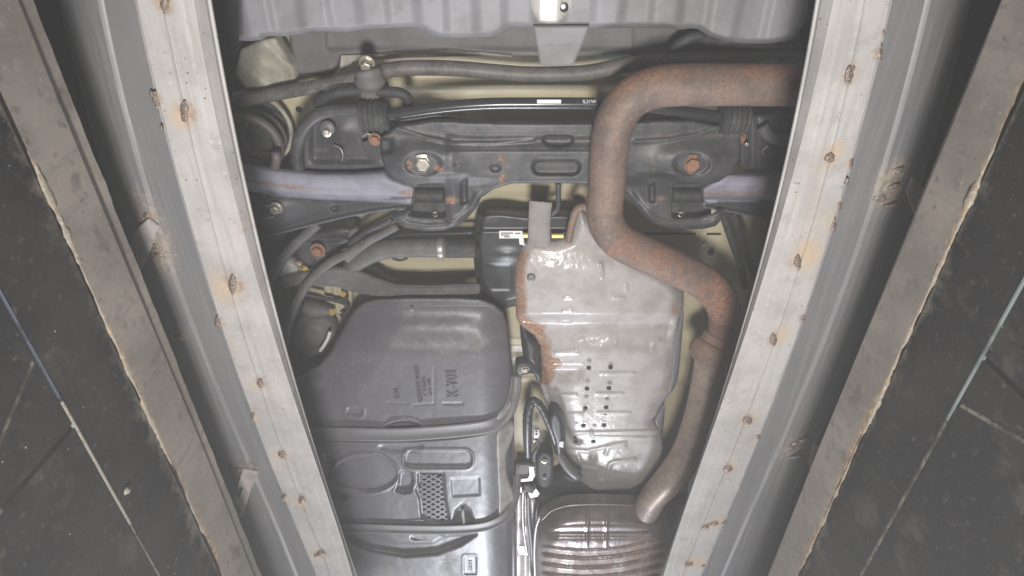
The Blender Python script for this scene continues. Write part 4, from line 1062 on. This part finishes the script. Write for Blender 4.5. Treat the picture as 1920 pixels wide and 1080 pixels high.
tube('fuel_line', [(990, 926, 1.56), (991, 970, 1.56), (996, 1020, 1.56), (1000, 1100, 1.56)], .008, m_strapm, car)
prism('line_foot', [(972, 1024), (982, 1024), (984, 1034), (990, 1036), (988, 1042), (974, 1038)], 1.54, .006, m_bright, car, .001)
relief('tunnel_wall', [(966, 925), (996, 925), (1006, 940), (1003, 980), (998, 1040), (998, 1200), (964, 1200)], 1.60, m_shield, car, lambda px, py, d: .012 * gs(px, 985, 6) + .01 * ss(1030, 1045, py), step=3, smooth=False)
prism('harness_plug', [(1002, 806), (1010, 806), (1012, 814), (1009, 822), (1001, 822)], 1.52, .012, m_bright, car, .001)
for k in (808.5, 813.5):
    prism('plug_gap', [(1003.5, k), (1008.5, k), (1008.5, k + 2.2), (1003.5, k + 2.2)], 1.5188, .002, m_dark, car, 0)
prism('harness_tab', [(1000, 826), (1009, 826), (1009, 830), (1000, 830)], 1.53, .004, m_bright, car, .0005)
tube('harness_branch', [(1006, 826, 1.535), (1010, 838, 1.535), (1002, 850, 1.54), (1002, 864, 1.54)], .008, m_hose, car, rmod=lambda s, a: .15 * math.sin(s * 500))

# parking brake cables, right
tube('brake_cable', [(1352, 392, 1.56), (1362, 420, 1.56), (1374, 455, 1.56), (1386, 490, 1.56), (1398, 540, 1.56)], .0115, m_rubber, car)
tube('brake_cable', [(1374, 400, 1.57), (1382, 425, 1.57), (1392, 452, 1.57), (1404, 485, 1.57), (1416, 520, 1.57)], .0115, m_rubber, car)

# ------------------------------------------------------------------ fuel tank
to = [(430, 720), (545, 712), (570, 700), (600, 682), (622, 655), (636, 628), (650, 602), (664, 580), (684, 566), (705, 561), (770, 558), (860, 558), (900, 561), (926, 570), (944, 586), (953, 612), (958, 660), (962, 720), (964, 800), (964, 960), (968, 1040), (970, 1200), (430, 1200)]
left_edge = [(545, 712), (570, 700), (600, 682), (622, 655), (636, 628), (650, 602), (664, 580)]
def h_tank(px, py, d):
    h = .062 * ss(668, 572, py) - .008 * gs(py, 612, 20) * ss(680, 770, px) * (1 - ss(850, 930, px))
    h += .003 * gs(py, 642, 14) * ss(690, 780, px) * (1 - ss(850, 930, px))
    h += .006 * (gs(py, 569, 2.4)) * ss(690, 710, px) * (1 - ss(900, 930, px))
    t = np.clip((px - 893) / 66, 0, 1)
    h += .085 * (1 - np.sqrt(np.clip(1 - t * t, 0, 1))) * ss(560, 600, py)
    dl = pdist(px, py, left_edge)[0]
    h += .05 * np.clip(1 - dl / 95, 0, 1) ** 1.6
    # emboss on the upper panel
    h += .0055 * smask(px, py, rrect(665, 772, 15, 9, 7), 2) - .002 * line(px, py, rrect(665, 772, 17, 11, 9), 2, True)
    h += .0018 * line(px, py, [(728, 755), (765, 757)], 1.5) + .0018 * line(px, py, [(776, 760), (814, 757), (814, 690)], 1.5) + .003 * line(px, py, [(832, 757), (866, 757)], 2)
    h += -.007 * line(px, py, ell(757, 804, 38, 17, 20, 180, 360), 2.4) + .014 * smask(px, py, ell(757, 806, 35, 16), 2.5)
    # middle panel
    h += -.006 * line(px, py, ell(685, 888, 63, 37), 2.4, True) + .004 * smask(px, py, ell(685, 888, 62, 36), 2)
    h += .007 * smask(px, py, rrect(822, 861, 64, 17, 13), 2.2) - .005 * line(px, py, rrect(822, 861, 65, 18, 14), 1.9, True)
    h += .016 * smask(px, py, [(748, 886), (760, 884), (772, 886), (775, 900), (770, 922), (756, 925), (742, 920), (748, 906)], 2.2) - .003 * line(px, py, [(748, 886), (747, 905), (738, 920)], 2)
    h += .012 * smask(px, py, [(606, 852), (620, 852), (628, 862), (624, 895), (612, 900)], 3)
    h += .0035 * smask(px, py, [(846, 897), (899, 895), (900, 928), (848, 931)], 2)
    h += .010 * smask(px, py, [(784, 887), (832, 887), (836, 935), (845, 984), (820, 984), (790, 972), (786, 935), (779, 918), (784, 908)], 2)
    h += .018 * smask(px, py, [(868, 946), (880, 956), (890, 984), (848, 984), (856, 956)], 4)
    h += -.004 * line(px, py, ell(790, 984, 32, 9, 14, 180, 360), 2)
    h += .006 * smask(px, py, ell(752, 838, 40, 9), 4)
    h += .012 * smask(px, py, [(603, 925), (640, 938), (655, 930), (640, 920), (612, 905)], 3)
    # lower panel with crescent
    h += .022 * smask(px, py, [(636, 998), (660, 1018), (700, 1034), (760, 1043), (820, 1038), (862, 1022), (892, 1002), (845, 1004), (812, 1018), (745, 1018), (700, 1004)], 4)
    h += .008 * smask(px, py, ell(803, 1008, 32, 8), 3)
    h += -.0025 * line(px, py, rrect(882, 1060, 14, 19, 4), 1.6, True) + .002 * smask(px, py, rrect(882, 1060, 12, 17, 3), 1.5)
    h += .004 * (fbm(px, py, 90, 55) - .5) + .0008 * (fbm(px, py, 9, 56) - .5)
    return h
def r_tank(px, py, d):
    n = fbm(px, py, 26, 81)
    return np.clip(1.5 * np.exp(-(((px - 905) / 40) ** 2 + ((py - 645) / 26) ** 2)) * np.clip(n - .35, 0, 1) + 1.6 * np.clip(fbm(px, py, 60, 13) - .52, 0, 1) + .3 * ss(900, 1080, py) * n, 0, 1)
tank = relief('fuel_tank', to, 1.44, m_plastic, car, h_tank, step=2, skirt=.12, lean=.78, smooth=False, rust=r_tank, rim=(7, .012))
T90 = math.pi / 2
text('tank_mark', 'K-Y01', 848, 720, 1.4385, 30, m_plastic, tank, T90, .0022, .9)
text('tank_mark', 'QHWHH  VLDM', 785, 722, 1.4385, 12, m_plastic, tank, T90, .0014)
text('tank_mark', 'C 2 H M A', 796, 726, 1.4385, 10, m_plastic, tank, T90, .0014)
text('tank_mark', 'D V - H L', 806, 726, 1.4385, 10, m_plastic, tank, T90, .0014)
text('tank_mark', 'KAL', 744, 738, 1.4385, 15, m_plastic, tank, T90, .0014)
text('stamp_print', 'M4+H8', 882, 1060, 1.4405, 10, m_plastic, tank, T90, .0014)
# diamond tread; its dark backing puts the recess shade into colour
prism('tread_shade_backing', [(788, 890), (828, 890), (833, 936), (841, 978), (822, 978), (795, 966), (790, 936), (784, 918), (789, 908)], 1.4465, .004, m_rubber, tank, 0)
gp = [(788, 890), (828, 890), (833, 936), (841, 978), (822, 978), (795, 966), (790, 936), (784, 918), (789, 908)]
def clip_seg(a, b, poly):
    ts = np.linspace(0, 1, 120)
    x = a[0] + (b[0] - a[0]) * ts; y = a[1] + (b[1] - a[1]) * ts
    m_ = inside(x, y, np.array(poly))
    if m_.sum() < 4: return None
    i = np.where(m_)[0]
    return (x[i[0]], y[i[0]]), (x[i[-1]], y[i[-1]])
for k in range(-12, 26):
    for sg in (-1, 1):
        y0 = 880 + k * 9.4
        s_ = clip_seg((770, y0), (860, y0 + sg * 50), gp)
        if s_:
            (xa, ya), (xb, yb) = s_
            L_ = math.hypot(xb - xa, yb - ya); nx_, ny_ = -(yb - ya) / L_ * 1.3, (xb - xa) / L_ * 1.3
            if L_ > 8:
                prism('tread_rib', [(xa + nx_, ya + ny_), (xb + nx_, yb + ny_), (xb - nx_, yb - ny_), (xa - nx_, ya - ny_)], 1.440 + (.0003 if sg > 0 else 0), .005, m_plastic, tank, 0)
# logo: two small squares joined, in an oval
for (a, b) in ((692, 939), (704, 941)):
    o = prism('tank_logo', [(a - 5, b), (a, b - 5), (a + 5, b), (a, b + 5)], 1.4385, .002, m_plastic, tank, .0003)
# tank side wall, its light put into pale tan sheets, and straps
relief('lit_tank_side', [(931, 816), (944, 806), (960, 796), (964, 806), (958, 830), (950, 850), (949, 880), (955, 905), (963, 930), (962, 952), (950, 968), (936, 976), (935, 930), (932, 870)], 1.446, m_tan, tank, lambda px, py, d: .035 * ss(930, 965, px), step=2.5, n=4, skirt=.02, rim=(3, .002))
relief('lit_tank_side', [(928, 790), (936, 776), (948, 766), (957, 752), (958, 764), (946, 780)], 1.446, m_tan, tank, lambda px, py, d: .03 * ss(930, 965, px), step=2.5, n=4, skirt=.01, rim=(3, .002))
band('tank_strap', [(470, 812), (582, 813), (660, 814), (740, 815), (800, 812), (850, 808), (895, 803), (925, 796), (945, 782), (958, 760), (965, 735), (968, 705)], [13] * 9 + [12, 11, 10], 1.430, m_strapm, car,
     zz=[1.433, 1.432, 1.430, 1.430, 1.430, 1.430, 1.432, 1.440, 1.458, 1.48, 1.50, 1.53])
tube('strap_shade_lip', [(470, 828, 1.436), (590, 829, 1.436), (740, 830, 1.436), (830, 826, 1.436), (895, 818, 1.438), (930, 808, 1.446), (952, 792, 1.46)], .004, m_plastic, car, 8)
band('tank_strap', [(500, 985), (630, 989), (700, 991), (780, 993), (850, 993), (900, 989), (930, 980), (950, 966), (962, 946), (968, 915), (970, 890)], [9, 9, 9, 9, 9, 9, 9, 9, 8, 8, 7], 1.430, m_strapm, car,
     zz=[1.433, 1.432, 1.430, 1.430, 1.430, 1.432, 1.440, 1.455, 1.475, 1.50, 1.53])
relief('tank_hollow', [(842, 984), (852, 962), (868, 948), (882, 956), (894, 984)], 1.462, m_plastic, tank, None, step=3, n=4, skirt=.005) if False else None
tube('tank_stud', [(868, 955, 1.447), (868, 966, 1.447)], [.006, .008], m_tan, tank, 10)
tube('tank_stud', [(869, 970, 1.447), (870, 980, 1.447)], [.006, .006], m_white, tank, 10)
tube('rim_chip', [(768, 580, 1.462), (772, 583, 1.46), (775, 580, 1.462)], .002, m_tan, tank, 6)

# ------------------------------------------------------------------ added haze volume, stands in for veiling glare and lifts the blacks
bm = bmesh.new(); bmesh.ops.create_cube(bm, size=1)
for v in bm.verts: v.co = Vector((v.co.x * 4.4, v.co.y * 10 + 2.2, v.co.z * 3.4 + .3))
me = bpy.data.meshes.new('glare_haze'); bm.to_mesh(me); bm.free()
hm = bpy.data.materials.new('veil_haze'); hm.use_nodes = True
nt = hm.node_tree; nt.nodes.clear()
out = nt.nodes.new('ShaderNodeOutputMaterial'); pv = nt.nodes.new('ShaderNodeVolumePrincipled')
pv.inputs['Color'].default_value = (.95, .95, .96, 1); pv.inputs['Density'].default_value = .037
nt.links.new(pv.outputs[0], out.inputs['Volume'])
me.materials.append(hm)
hz = bpy.data.objects.new('glare_haze', me); COL.objects.link(hz); hz['kind'] = 'stuff'; hz['label'] = 'added faint veil that lifts the dark tones'
